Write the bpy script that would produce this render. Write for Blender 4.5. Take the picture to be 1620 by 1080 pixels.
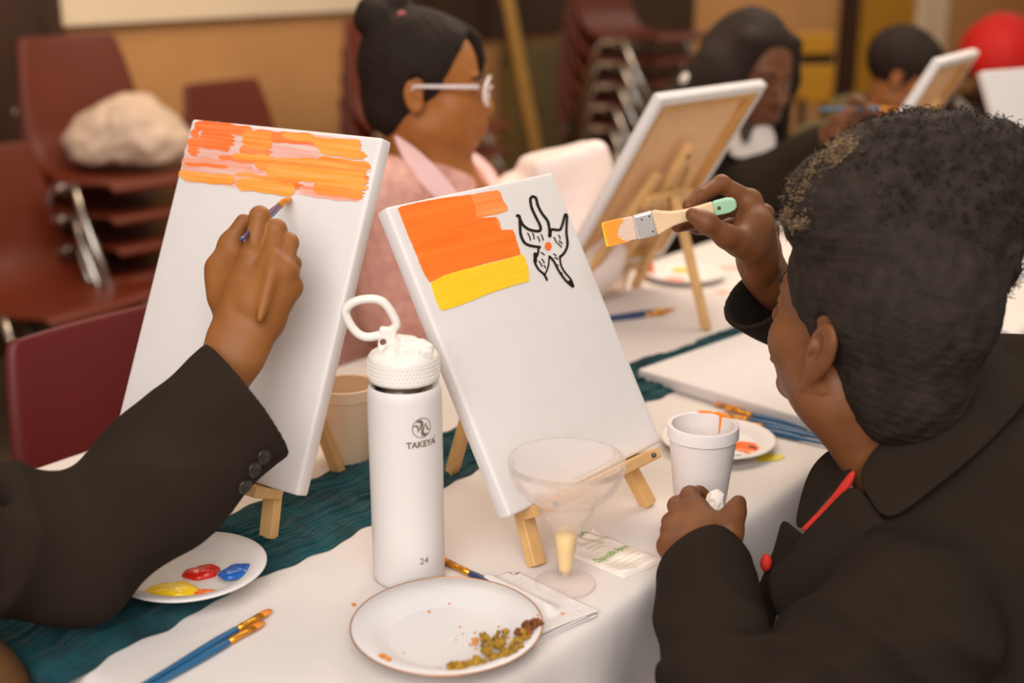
import bpy, bmesh, math, random
import numpy as np
from mathutils import Vector, Matrix, Euler
C = bpy.context.scene.collection
for o in list(bpy.data.objects): bpy.data.objects.remove(o, do_unlink=True)
pi = math.pi
TZ = 0.74                                   # height of the table top above the floor
# ---------------------------------------------------------------- camera, world, lights, exposure
PITCH = math.atan2(625, 2000.0); CH = 0.614
cam_d = bpy.data.cameras.new('camera'); cam = bpy.data.objects.new('camera', cam_d); C.objects.link(cam)
cam.location = (0, 0, TZ + CH); cam.rotation_euler = (pi/2 - PITCH, 0, 0)
cam_d.sensor_width = 36; cam_d.lens = 2000*36/1620.0; cam_d.clip_start = .05
cam_d.dof.use_dof = True; cam_d.dof.focus_distance = 1.34; cam_d.dof.aperture_fstop = 2.6; cam_d.dof.aperture_blades = 0
bpy.context.scene.camera = cam
sc = bpy.context.scene
sc.view_settings.view_transform = 'Standard'; sc.view_settings.look = 'None'
sc.view_settings.gamma = 1; sc.view_settings.exposure = 0.0; sc.view_settings.use_curve_mapping = False
w = bpy.data.worlds.new('world'); sc.world = w; w.use_nodes = True
w.node_tree.nodes['Background'].inputs[0].default_value = (1.0, .87, .75, 1)
w.node_tree.nodes['Background'].inputs[1].default_value = .50
def area(name, loc, target, size, power, col):
    l = bpy.data.lights.new(name, 'AREA'); l.size = size; l.energy = power; l.color = col
    o = bpy.data.objects.new(name, l); C.objects.link(o); o.location = loc
    o.rotation_euler = (Vector(target)-Vector(loc)).to_track_quat('-Z', 'Y').to_euler(); o['kind'] = 'helper'
    return o
area('ceiling_lamp_light', (-.30, -1.05, 2.5), (.05, 1.4, .74), 2.4, 90, (1, .97, .95))
area('ceiling_lamp_light', (.9, 3.2, 2.9), (.4, 2.6, .74), 1.4, 44, (1, .84, .68))
area('ceiling_lamp_light', (-.6, 3.0, 2.9), (-.8, 3.6, .5), 1.4, 26, (1, .76, .50))
area('ceiling_lamp_light', (2.6, 7.0, 2.9), (2.4, 8.2, .5), 1.6, 24, (1, .80, .58))
# ---------------------------------------------------------------- placing helpers
_FW = np.array([0, math.cos(PITCH), -math.sin(PITCH)]); _UP = np.array([0, math.sin(PITCH), math.cos(PITCH)])
def _ray(px, py): return _FW + np.array([1., 0, 0])*(px-810)/2000 - _UP*(py-540)/2000
def at(px, py, z=0.0):
    "the point of the level z above the table top seen at a place in the photo"
    d = _ray(px, py); t = (z-CH)/d[2]; return Vector((d[0]*t, d[1]*t, TZ+z))
def dp(px, py, Y):
    "the point at room depth Y seen at a place in the photo"
    d = _ray(px, py)*Y/_ray(px, py)[1]; return Vector((d[0], d[1], TZ+CH+d[2]))
DX, DN = Vector((.630, .777, 0)), Vector((-.777, .630, 0))      # along the table, across it
def ts(t, s, z=0): return DX*t + DN*s + Vector((0, 0, z))
# ---------------------------------------------------------------- materials
def lin(c):
    return tuple(((v/255)/12.92 if v/255 < .04045 else ((v/255+.055)/1.055)**2.4) for v in c) + (1,)
_M = {}
def mat(name, col, rough=.6, metal=0, var=.0, vscale=20, bump=0, bscale=200, trans=0, ior=1.45, spec=.5, sss=0, emit=None, alpha=1, sheen=0, stretch=(1, 1, 1), coat=0, col2=None):
    if name in _M: return _M[name]
    m = bpy.data.materials.new(name); m.use_nodes = True; nt = m.node_tree; b = nt.nodes['Principled BSDF']
    b.inputs['Base Color'].default_value = lin(col); b.inputs['Roughness'].default_value = rough
    b.inputs['Metallic'].default_value = metal; b.inputs['IOR'].default_value = ior
    b.inputs['Specular IOR Level'].default_value = spec; b.inputs['Transmission Weight'].default_value = trans
    b.inputs['Alpha'].default_value = alpha; b.inputs['Coat Weight'].default_value = coat
    if sss:
        b.inputs['Subsurface Weight'].default_value = sss; b.inputs['Subsurface Radius'].default_value = (.010, .004, .002); b.inputs['Subsurface Scale'].default_value = .6
    if sheen: b.inputs['Sheen Weight'].default_value = sheen; b.inputs['Sheen Roughness'].default_value = .5
    tc = nt.nodes.new('ShaderNodeTexCoord'); mp = nt.nodes.new('ShaderNodeMapping'); mp.inputs['Scale'].default_value = stretch
    nt.links.new(tc.outputs['Object'], mp.inputs[0])
    if var or col2:
        n = nt.nodes.new('ShaderNodeTexNoise'); n.inputs['Scale'].default_value = vscale; n.inputs['Detail'].default_value = 5
        nt.links.new(mp.outputs[0], n.inputs['Vector'])
        r = nt.nodes.new('ShaderNodeValToRGB'); r.color_ramp.elements[0].position = .32; r.color_ramp.elements[1].position = .68
        a = lin(col); c2 = lin(col2) if col2 else tuple(min(1, v*(1+var)) for v in a[:3])+(1,)
        c1 = a if col2 else tuple(v*(1-var) for v in a[:3])+(1,)
        r.color_ramp.elements[0].color = c1; r.color_ramp.elements[1].color = c2
        nt.links.new(n.outputs['Fac'], r.inputs[0]); nt.links.new(r.outputs[0], b.inputs['Base Color'])
    if bump:
        n2 = nt.nodes.new('ShaderNodeTexNoise'); n2.inputs['Scale'].default_value = bscale; n2.inputs['Detail'].default_value = 3
        nt.links.new(mp.outputs[0], n2.inputs['Vector'])
        bp = nt.nodes.new('ShaderNodeBump'); bp.inputs['Strength'].default_value = bump; bp.inputs['Distance'].default_value = .002
        nt.links.new(n2.outputs['Fac'], bp.inputs['Height']); nt.links.new(bp.outputs[0], b.inputs['Normal'])
    _M[name] = m; return m
# ---------------------------------------------------------------- mesh building
class MB:
    def __init__(s): s.v = []; s.f = []; s.mi = []; s.cur = 0
    def add(s, vs, fs):
        k = len(s.v); s.v += [tuple(v) for v in vs]; s.f += [tuple(i+k for i in f) for f in fs]; s.mi += [s.cur]*len(fs); return s
    def grid(s, pts, close_u=False, close_v=False):
        "pts[i][j]"
        n, m = len(pts), len(pts[0]); vs = [p for row in pts for p in row]; fs = []
        for i in range(n if close_u else n-1):
            for j in range(m if close_v else m-1):
                i2, j2 = (i+1) % n, (j+1) % m; fs.append((i*m+j, i2*m+j, i2*m+j2, i*m+j2))
        return s.add(vs, fs)
    def box(s, c, half, ax=None):
        ax = ax or (Vector((1, 0, 0)), Vector((0, 1, 0)), Vector((0, 0, 1))); c = Vector(c); vs = []
        for i in (-1, 1):
            for j in (-1, 1):
                for k in (-1, 1): vs.append(c+ax[0]*half[0]*i+ax[1]*half[1]*j+ax[2]*half[2]*k)
        return s.add(vs, [(0, 1, 3, 2), (4, 6, 7, 5), (0, 4, 5, 1), (2, 3, 7, 6), (0, 2, 6, 4), (1, 5, 7, 3)])
    def bar(s, a, b, wx, wy, side=None):
        "square bar from a to b"
        a, b = Vector(a), Vector(b); d = (b-a).normalized(); sd = Vector(side) if side else (Vector((0, 0, 1)) if abs(d.z) < .9 else Vector((1, 0, 0)))
        x = (sd - d*sd.dot(d)).normalized(); y = d.cross(x)
        return s.box((a+b)/2, (wx/2, wy/2, (b-a).length/2), (x, y, d))
    def tube(s, pts, r, n=10, closed=False, cap=True):
        pts = [Vector(p) for p in pts]; R = r if isinstance(r, (list, tuple)) else [r]*len(pts); rows = []; N = len(pts); up = None
        for i, p in enumerate(pts):
            d = ((pts[(i+1) % N] if (closed or i < N-1) else p) - (pts[i-1] if (closed or i > 0) else p)).normalized()
            if up is None:
                up = Vector((0, 0, 1)) if abs(d.z) < .9 else Vector((1, 0, 0))
            up = (up - d*up.dot(d)).normalized(); q = d.cross(up)
            rows.append([p + (up*math.cos(2*pi*k/n)+q*math.sin(2*pi*k/n))*R[i] for k in range(n)])
        s.grid(rows, close_u=closed, close_v=True)
        if cap and not closed:
            k = len(s.v); m = len(pts)
            base = k-m*n
            s.f.append(tuple(base+j for j in range(n))[::-1]); s.f.append(tuple(base+(m-1)*n+j for j in range(n))); s.mi += [s.cur]*2
        return s
    def lathe(s, prof, c=(0, 0, 0), n=64, axis=None, sx=1, sy=1):
        c = Vector(c); rows = []
        for (r, z) in prof:
            rows.append([c+Vector((r*math.cos(2*pi*k/n)*sx, r*math.sin(2*pi*k/n)*sy, z)) for k in range(n)])
        return s.grid(rows, close_v=True)
    def prism(s, poly, o, x, y, z0, z1):
        "polygon (2d) extruded along x cross y from z0 to z1"
        x, y, o = Vector(x), Vector(y), Vector(o); z = x.cross(y).normalized(); n = len(poly)
        vs = [o+x*p[0]+y*p[1]+z*z0 for p in poly]+[o+x*p[0]+y*p[1]+z*z1 for p in poly]
        fs = [tuple(range(n))[::-1], tuple(range(n, 2*n))]+[(i, (i+1) % n, n+(i+1) % n, n+i) for i in range(n)]
        return s.add(vs, fs)
    def sphere(s, c, r, n=16, m=10, sq=(1, 1, 1)):
        c = Vector(c); rows = []
        for i in range(m+1):
            a = -pi/2+pi*i/m; rr = max(1e-5, math.cos(a))
            rows.append([c+Vector((r*rr*math.cos(2*pi*k/n)*sq[0], r*rr*math.sin(2*pi*k/n)*sq[1], r*math.sin(a)*sq[2])) for k in range(n)])
        return s.grid(rows, close_v=True)
_W = {}                                                        # world matrices of things
def thing(name, label, cat, loc=(0, 0, 0), rotz=0, group=None, rot=None):
    o = bpy.data.objects.new(name, None); o.empty_display_size = .05; C.objects.link(o)
    o.location = loc; o.rotation_euler = rot if rot is not None else (0, 0, rotz); tag(o, label, cat, group)
    _W[o] = Matrix.Translation(Vector(loc)) @ o.rotation_euler.to_matrix().to_4x4(); return o
def tag(o, label=None, cat=None, group=None, kind=None):
    if label: o['label'] = label
    if cat: o['category'] = cat
    if group: o['group'] = group
    if kind: o['kind'] = kind
    return o
def obj(name, mb, m, parent=None, smooth=True, bevel=0, world=True, seg=2, sub=0, merge=True, angle=40):
    "link ONE mesh object; mb in world space (or the parent's own space when world=False)"
    me = bpy.data.meshes.new(name); me.from_pydata([tuple(v) for v in mb.v], [], mb.f)
    ms = m if isinstance(m, (list, tuple)) else [m]
    for x in ms: me.materials.append(x)
    if len(ms) > 1: me.polygons.foreach_set('material_index', mb.mi)
    return link(name, me, parent, smooth, bevel, world, seg, sub, merge, angle)
def link(name, me, parent=None, smooth=True, bevel=0, world=True, seg=2, sub=0, merge=True, angle=40):
    if merge:
        bm = bmesh.new(); bm.from_mesh(me); bmesh.ops.remove_doubles(bm, verts=bm.verts, dist=1e-6); bmesh.ops.recalc_face_normals(bm, faces=bm.faces); bm.to_mesh(me); bm.free()
    o = bpy.data.objects.new(name, me); C.objects.link(o)
    if parent is not None:
        o.parent = parent
        P = _W.get(parent, Matrix.Identity(4))
        if world: me.transform(P.inverted())
        _W[o] = P
    elif world and len(me.vertices):
        c = np.zeros(len(me.vertices)*3); me.vertices.foreach_get('co', c); c = c.reshape(-1, 3)
        ctr = (c.min(0)+c.max(0))/2; ctr[2] = c[:, 2].min()
        me.transform(Matrix.Translation(-Vector(ctr))); o.location = ctr; _W[o] = Matrix.Translation(Vector(ctr))
    if smooth:
        me.polygons.foreach_set('use_smooth', [True]*len(me.polygons))
        if smooth != 'all': me.set_sharp_from_angle(angle=math.radians(angle))
    if bevel:
        b = o.modifiers.new('bevel', 'BEVEL'); b.width = bevel; b.segments = seg; b.limit_method = 'ANGLE'
    if sub:
        b = o.modifiers.new('sub', 'SUBSURF'); b.levels = b.render_levels = sub
    me.update(); return o
def struct(name, mb, m, **k):
    o = obj(name, mb, m, **k); o['kind'] = 'structure'; return o
def dup(o, parent=None):
    c = o.copy(); C.objects.link(c)
    if parent is not None: c.parent = parent
    for ch in list(o.children): dup(ch, c)
    return c
def text_mesh(body, size, bold=0, shear=0, align='CENTER', spacing=1, extrude=0):
    cu = bpy.data.curves.new('text', 'FONT'); cu.body = body; cu.size = size; cu.offset = bold; cu.shear = shear; cu.align_x = align; cu.extrude = extrude; cu.space_character = spacing; cu.resolution_u = 3
    o = bpy.data.objects.new('text', cu); C.objects.link(o); dg = bpy.context.evaluated_depsgraph_get()
    me = bpy.data.meshes.new_from_object(o.evaluated_get(dg)); bpy.data.objects.remove(o); 
    vs = [tuple(v.co) for v in me.vertices]; fs = [tuple(p.vertices) for p in me.polygons]; bpy.data.meshes.remove(me); return vs, fs
def noise3(P, seed, scale, octv=3):
    "smooth pseudo-noise, P (...,3)"
    rs = np.random.RandomState(seed); out = 0; a = 1.; tot = 0
    for o_ in range(octv):
        for k in range(5):
            d = rs.normal(size=3); d /= np.linalg.norm(d); out = out + a*np.sin((P@d)*scale*(.7+.6*rs.rand())+rs.rand()*6.28); tot += a*.6
        scale *= 2.03; a *= .5
    return out/tot
# ---------------------------------------------------------------- implicit bodies: smooth unions meshed with surface nets
class Body:
    def __init__(s, lo, hi, h):
        s.lo = np.array(lo, float); s.h = h; s.n = np.ceil((np.array(hi, float)-s.lo)/h).astype(int)+1
        s.D = np.full(s.n, 1.0, np.float32)
    def _sl(s, lo, hi, pad):
        a = np.clip(np.floor((np.array(lo)-pad-s.lo)/s.h).astype(int), 0, s.n); b = np.clip(np.ceil((np.array(hi)+pad-s.lo)/s.h).astype(int)+1, 0, s.n)
        if (b <= a).any(): return None, None
        g = np.stack(np.meshgrid(*[s.lo[i]+s.h*np.arange(a[i], b[i]) for i in range(3)], indexing='ij'), -1)
        return tuple(slice(a[i], b[i]) for i in range(3)), g
    def _op(s, sl, d, k, sub):
        D = s.D[sl]
        if sub: d = -d; hh = np.clip(.5-.5*(D-d)/k, 0, 1); s.D[sl] = D*(1-hh)+d*hh+k*hh*(1-hh)
        else: hh = np.clip(.5+.5*(D-d)/k, 0, 1); s.D[sl] = D*(1-hh)+d*hh-k*hh*(1-hh)
    def cone(s, a, b, r1, r2=None, k=.01, sub=False, flat=None, fr=1):
        "tapered capsule; flat: axis along which it is squeezed by fr"
        a = np.array(a, float); b = np.array(b, float); r2 = r1 if r2 is None else r2
        m = max(r1, r2); sl, P = s._sl(np.minimum(a, b)-m, np.maximum(a, b)+m, k+3*s.h)
        if sl is None: return s
        ba = b-a; L2 = ba@ba+1e-12; t = np.clip(((P-a)@ba)/L2, 0, 1); q = P-a-t[..., None]*ba
        if flat is not None:
            fx = np.array(flat, float); fx = fx/np.linalg.norm(fx); q = q+np.einsum('...,j->...j', q@fx, fx)*(1/fr-1)
        d = np.sqrt((q*q).sum(-1))-(r1+(r2-r1)*t); s._op(sl, d, k, sub); return s
    def ell(s, c, r, R=None, k=.01, sub=False):
        c = np.array(c, float); r = np.array(r, float); m = r.max()
        if R is None:
            R = np.eye(3); lo, hi = c-r, c+r
        else:
            R = np.array(R)[:3, :3]; e = np.sqrt(((R*r)**2).sum(1)); lo, hi = c-e, c+e
        sl, P = s._sl(lo, hi, k+3*s.h)
        if sl is None: return s
        q = (P-c)@R; k0 = np.sqrt(((q/r)**2).sum(-1))+1e-9; k1 = np.sqrt(((q/r**2)**2).sum(-1))+1e-9
        s._op(sl, k0*(k0-1)/k1, k, sub); return s
    def boxs(s, c, half, R=None, rd=.01, k=.01, sub=False):
        c = np.array(c, float); half = np.array(half, float); R = np.eye(3) if R is None else np.array(R)[:3, :3]
        e = np.abs(R)@half; sl, P = s._sl(c-e-rd, c+e+rd, k+3*s.h)
        if sl is None: return s
        q = np.abs((P-c)@R)-half+rd; d = np.sqrt((np.maximum(q, 0)**2).sum(-1))+np.minimum(q.max(-1), 0)-rd
        s._op(sl, d, k, sub); return s
    def chain(s, pts, rs, k=.01, **kw):
        for i in range(len(pts)-1): s.cone(pts[i], pts[i+1], rs[i], rs[i+1], k, **kw)
        return s
    def cut(s, pt, nrm, k=.004):
        "drop everything on the +nrm side of the plane"
        g = np.stack(np.meshgrid(*[s.lo[i]+s.h*np.arange(s.n[i]) for i in range(3)], indexing='ij'), -1)
        n = np.array(nrm, float); n /= np.linalg.norm(n); d = -((g-np.array(pt))@n); s._op(tuple(slice(0, x) for x in s.n), d, k, True); return s
    def pts(s): return np.stack(np.meshgrid(*[s.lo[i]+s.h*np.arange(s.n[i]) for i in range(3)], indexing='ij'), -1)
    def mesh(s):
        D = s.D.copy(); D[0] = D[-1] = 1; D[:, 0] = D[:, -1] = 1; D[:, :, 0] = D[:, :, -1] = 1
        I = D < 0; n = s.n
        cs = [(i, j, k) for i in (0, 1) for j in (0, 1) for k in (0, 1)]
        cnt = sum(I[i:n[0]-1+i, j:n[1]-1+j, k:n[2]-1+k].astype(np.int8) for i, j, k in cs)
        act = np.argwhere((cnt > 0) & (cnt < 8)); idx = np.full(n-1, -1, np.int32); idx[act[:, 0], act[:, 1], act[:, 2]] = np.arange(len(act))
        val = {c: D[act[:, 0]+c[0], act[:, 1]+c[1], act[:, 2]+c[2]] for c in cs}
        acc = np.zeros((len(act), 3)); num = np.zeros(len(act))
        for c in cs:
            for ax in range(3):
                if c[ax] == 0:
                    e = list(c); e[ax] = 1; e = tuple(e); va, vb = val[c], val[e]; x = (va < 0) != (vb < 0)
                    t = np.where(x, va/np.where(va == vb, 1, va-vb), 0); p = np.array(c, float)+np.zeros((len(act), 3)); p[:, ax] = t
                    acc += np.where(x[:, None], p, 0); num += x
        V = s.lo+s.h*(act+acc/num[:, None]); F = []
        for ax in range(3):
            u, v = (ax+1) % 3, (ax+2) % 3
            a = [slice(None)]*3; b = [slice(None)]*3; a[ax] = slice(0, -1); b[ax] = slice(1, None)
            x = I[tuple(a)] != I[tuple(b)]; e = np.argwhere(x); e = e[(e[:, u] > 0) & (e[:, v] > 0) & (e[:, u] < n[u]-1) & (e[:, v] < n[v]-1)]
            inside = I[e[:, 0], e[:, 1], e[:, 2]]
            q = []
            for (du, dv) in ((0, 0), (-1, 0), (-1, -1), (0, -1)):
                g = e.copy(); g[:, u] += du; g[:, v] += dv; q.append(idx[g[:, 0], g[:, 1], g[:, 2]])
            q = np.stack(q, 1); q[~inside] = q[~inside][:, ::-1]; F.append(q)
        F = np.concatenate(F); F = F[(F >= 0).all(1)]
        return V, F
def smooth_vf(V, F, it=2, lam=.5):
    E = np.concatenate([F[:, [0, 1]], F[:, [1, 2]], F[:, [2, 3]], F[:, [3, 0]]]); n = len(V)
    for _ in range(it):
        S = np.zeros_like(V); c = np.zeros(n); np.add.at(S, E[:, 0], V[E[:, 1]]); np.add.at(S, E[:, 1], V[E[:, 0]]); np.add.at(c, E[:, 0], 1); np.add.at(c, E[:, 1], 1)
        V = V+lam*(S/np.maximum(c, 1)[:, None]-V)
    return V
def body_obj(name, B, mats, parent=None, it=2, region=None, world=True):
    "mesh of an implicit body; region(centres) gives the material slot of each face"
    V, F = B.mesh(); V = smooth_vf(V, F, it)
    me = bpy.data.meshes.new(name); me.from_pydata(V.tolist(), [], F.tolist())
    ms = mats if isinstance(mats, (list, tuple)) else [mats]
    for x in ms: me.materials.append(x)
    if region is not None: me.polygons.foreach_set('material_index', np.asarray(region(V[F].mean(1)), dtype=np.int32).tolist())
    return link(name, me, parent, smooth='all', world=world, merge=False)
# ================================================================ the room shell
M_floor = mat('floor_carpet', (78, 58, 42), .9, var=.25, vscale=9, bump=.2)
M_wall = mat('wall_paint', (206, 150, 94), .85, var=.06, vscale=3, bump=.05, bscale=60)
M_wall2 = mat('wall_paint_upper', (244, 220, 188), .85, var=.03, vscale=3)
M_darkwood = mat('dark_wood', (66, 42, 26), .45, var=.3, vscale=14, stretch=(1, 1, .12))
M_maroon_base = None
# ================================================================ tablecloth, table
M_cloth = mat('white_tablecloth', (218, 209, 204), .75, var=.02, vscale=6, bump=.4, bscale=27, sheen=.1)
M_white = mat('canvas_white', (224, 218, 216), .8, bump=.25, bscale=900, var=.015, vscale=30)
M_pine = mat('pine_wood', (214, 170, 112), .55, var=.14, vscale=20, stretch=(1, 1, 1), bump=.05)
M_pine2 = mat('stretcher_wood', (200, 150, 84), .6, var=.12, vscale=18)
M_raw = mat('raw_canvas', (228, 184, 138), .9, bump=.2, bscale=700, var=.05, vscale=12)
M_metal = mat('steel', (190, 188, 184), .22, metal=1)
M_greymetal = mat('grey_metal', (90, 88, 86), .5, metal=.6)
T0, T1, S0, S1 = .518, 5.3, .612, 1.372
rng = random.Random(5)
t = thing('folding_table', 'long folding table hidden under the white tablecloth', 'table', ts((T0+T1)/2, .99, 0))
mb = MB(); mb.box(ts((T0+T1)/2, .99, TZ-.018), ((T1-T0)/2-.01, (S1-S0)/2-.01, .014), (DX, DN, Vector((0, 0, 1)))); obj('tabletop', mb, M_greymetal, t, bevel=.004)
for tt in (T0+.25, 2.7, T1-.25):
    for ss in (S0+.1, S1-.1):
        mb = MB(); mb.tube([ts(tt, ss, 0), ts(tt, ss, TZ-.03)], .014, 10); obj('leg', mb, M_greymetal, t)
# cloth: rounded loops from the centre line out over the edge and down in folds
def loop_pts(n, inset, rc=.03):
    t0, t1, s0, s1 = T0+inset, T1-inset, S0+inset, S1-inset; r = max(.002, rc-inset)
    segs = [((t0+r, s0), (t1-r, s0)), ((t1-r, s0+r), -90), ((t1, s0+r), (t1, s1-r)), ((t1-r, s1-r), 0), ((t1-r, s1), (t0+r, s1)), ((t0+r, s1-r), 90), ((t0, s1-r), (t0, s0+r)), ((t0+r, s0+r), 180)]
    cnt = [n*.40, n*.02, n*.10, n*.02, n*.36, n*.02, n*.06, n*.02]; out = []
    for sg, c in zip(segs, cnt):
        c = int(c)
        for i in range(c):
            f = i/c
            if isinstance(sg[1], tuple):
                a, b = sg; g = f
                dx, dy = b[0]-a[0], b[1]-a[1]; L = math.hypot(dx, dy)
                # denser near the camera end
                if abs(dx) > 1: g = f**1.7 if dx > 0 else 1-(1-f)**1.7
                out.append((a[0]+dx*g, a[1]+dy*g, dy/L, -dx/L))
            else:
                c0, an = sg; q = math.radians(an+90*f); out.append((c0[0]+r*math.cos(q), c0[1]+r*math.sin(q), math.cos(q), math.sin(q)))
    return out
NL = 900; rows = []
base = loop_pts(NL, 0); NLr = len(base)
arc = np.zeros(NLr)
for i in range(1, NLr): arc[i] = arc[i-1]+math.hypot(base[i][0]-base[i-1][0], base[i][1]-base[i-1][1])
fold = np.array([.55*math.sin(a*21+1.3*math.sin(a*5))+.45*math.sin(a*34+2+1.7*math.sin(a*3.1))+.3*math.sin(a*11+.6) for a in arc])
def cl_row(drop, out, famp):
    row = []
    for i, (a, b, na, nb) in enumerate(base):
        o_ = out+famp*fold[i]; row.append(ts(a+na*o_, b+nb*o_, TZ-drop))
    return row
sc_ = (S0+S1)/2; hw = (S1-S0)/2
for f in (.02, .15, .3, .45, .6, .75, .88):
    rows.append([ts(min(max(a, T0+(1-f)*hw), T1-(1-f)*hw), sc_+(b-sc_)*f, TZ) for (a, b, _, _) in base])
for drop, out, fa in ((0, -.02, 0), (.0006, -.011, 0), (.003, -.004, .0004), (.008, 0, .001), (.016, .003, .002), (.03, .005, .004), (.06, .007, .009), (.11, .010, .015), (.18, .014, .022), (.27, .018, .028), (.37, .022, .033), (.46, .025, .036)):
    rows.append(cl_row(drop, out, fa))
mb = MB(); mb.grid(rows, close_v=True)
o = obj('tablecloth', mb, M_cloth, smooth='all'); tag(o, 'long white tablecloth draped over the painting table', 'tablecloth')
# ================================================================ runner
M_teal = mat('teal_gauze', (14, 62, 68), .9, var=.45, vscale=22, bump=.8, bscale=240, sheen=.1, spec=.2)
def run_c(t_): return np.interp(t_, [.4, .6, 1.0, 1.3, 1.5, 1.85, 2.2, 2.85, 3.4, 5.2], [1.0, 1.0, 1.0, .985, .962, .962, .94, .885, .88, .99])
def run_w(t_): return np.interp(t_, [.4, .6, 1.0, 1.3, 1.5, 1.75, 1.95, 2.3, 2.9, 5.2], [.19, .17, .135, .125, .115, .085, .06, .06, .07, .08])
rows = []; NT = 420; NS = 110
tl = np.concatenate([np.linspace(.2, 2.2, 460), np.linspace(2.22, 5.2, 120)])
for tt in tl:
    row = []
    for j in range(NS):
        u = j/(NS-1)*2-1
        wv = .5*math.sin(u*11+2.2*math.sin(tt*3.1)+tt*2)+.35*math.sin(u*23+3*math.sin(tt*2.3+1)-tt*5)+.22*math.sin(u*41+2*math.sin(tt*5)+tt*9)+.15*math.sin(u*7+tt*23)+.26*math.sin(u*77+3*math.sin(tt*7+1)+tt*15)+.18*math.sin(u*131+4*math.sin(tt*6)-tt*21)*math.sin(tt*31+u*5)
        e = (1-abs(u)**6); zz = .0012+max(0, .0040*(1+wv))*e
        s_ = run_c(tt)+u*run_w(tt)/2+.006*math.sin(tt*13+u)+.004*math.sin(tt*37)+.0022*math.sin(tt*83+u*2)+.0015*math.sin(tt*151)
        if tt < T0-.004:                                      # hangs over the end of the table
            d = T0-.004-tt; row.append(ts(T0-.009-.007*wv*min(1, d*12)-.012, s_*1.0, TZ-d+.001))
        elif tt < T0+.01: row.append(ts(tt-.010, s_, TZ+zz*.6))
        else: row.append(ts(tt, s_, TZ+zz))
    rows.append(row)
mb = MB(); mb.grid(rows); o = obj('table_runner', mb, M_teal, smooth='all'); tag(o, 'crinkled dark teal gauze runner along the middle of the white table', 'table runner')
sm = o.modifiers.new('solid', 'SOLIDIFY'); sm.thickness = .0008; sm.offset = 1
# ================================================================ canvases on easels
def frame_rot(yaw, tilt, roll=0): return (Matrix.Rotation(yaw, 3, 'Z') @ Matrix.Rotation(-tilt, 3, 'X') @ Matrix.Rotation(-roll, 3, 'Y'))
def make_canvas(name, label, b, yaw, tilt, roll, W, H, dep=.018, group=None, R=None):
    "stretched canvas; own space: x along the bottom, z up the face, front at y=0 facing -y"
    R = R or frame_rot(yaw, tilt, roll); t = thing(name, label, 'canvas', b, rot=R.to_euler(), group=group)
    obj('canvas_cloth', canvas_skin(W, H, dep), M_white, t, world=False)
    mb = MB(); mb.box((0, .0045, H/2), (W/2-.002, .0005, H/2-.002)); obj('canvas_reverse', mb, M_raw, t, world=False)
    a = .017
    for (c, hf) in (((0, dep*.62, .010+a/2), (W/2-.004, dep*.3, a/2)), ((0, dep*.62, H-.010-a/2), (W/2-.004, dep*.3, a/2)), ((-W/2+.010+a/2, dep*.62, H/2), (a/2, dep*.3, H/2-.028)), ((W/2-.010-a/2, dep*.62, H/2), (a/2, dep*.3, H/2-.028))):
        mb = MB(); mb.box(c, hf); obj('stretcher_bar', mb, M_pine2, t, world=False)
    return t
def canvas_skin(W, H, dep, rc=.0035, back=.014):
    "front face, rounded edges, sides and the folded strip on the back"
    def ring(ins, y):
        w2, h2 = W/2-ins, H/2-ins; pts = []; r = .003
        for (cx, cz, a0) in ((w2-r, h2-r, 0), (-w2+r, h2-r, 90), (-w2+r, -h2+r, 180), (w2-r, -h2+r, 270)):
            for k in range(4):
                q = math.radians(a0+30*k); pts.append(Vector((cx+r*math.cos(q), y, H/2+cz+r*math.sin(q))))
        return pts
    rows = [ring(rc+.004, 0)]
    for k in range(5):
        q = math.radians(90*k/4); rows.append(ring(rc-rc*math.sin(q), rc-rc*math.cos(q)))
    rows += [ring(0, dep-.002), ring(.0008, dep-.0006), ring(.003, dep), ring(back, dep)]
    mb = MB(); n = len(rows[0]); mb.grid(rows, close_v=True)
    mb.f.append(tuple(range(n))); mb.mi.append(0)
    return mb
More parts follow.
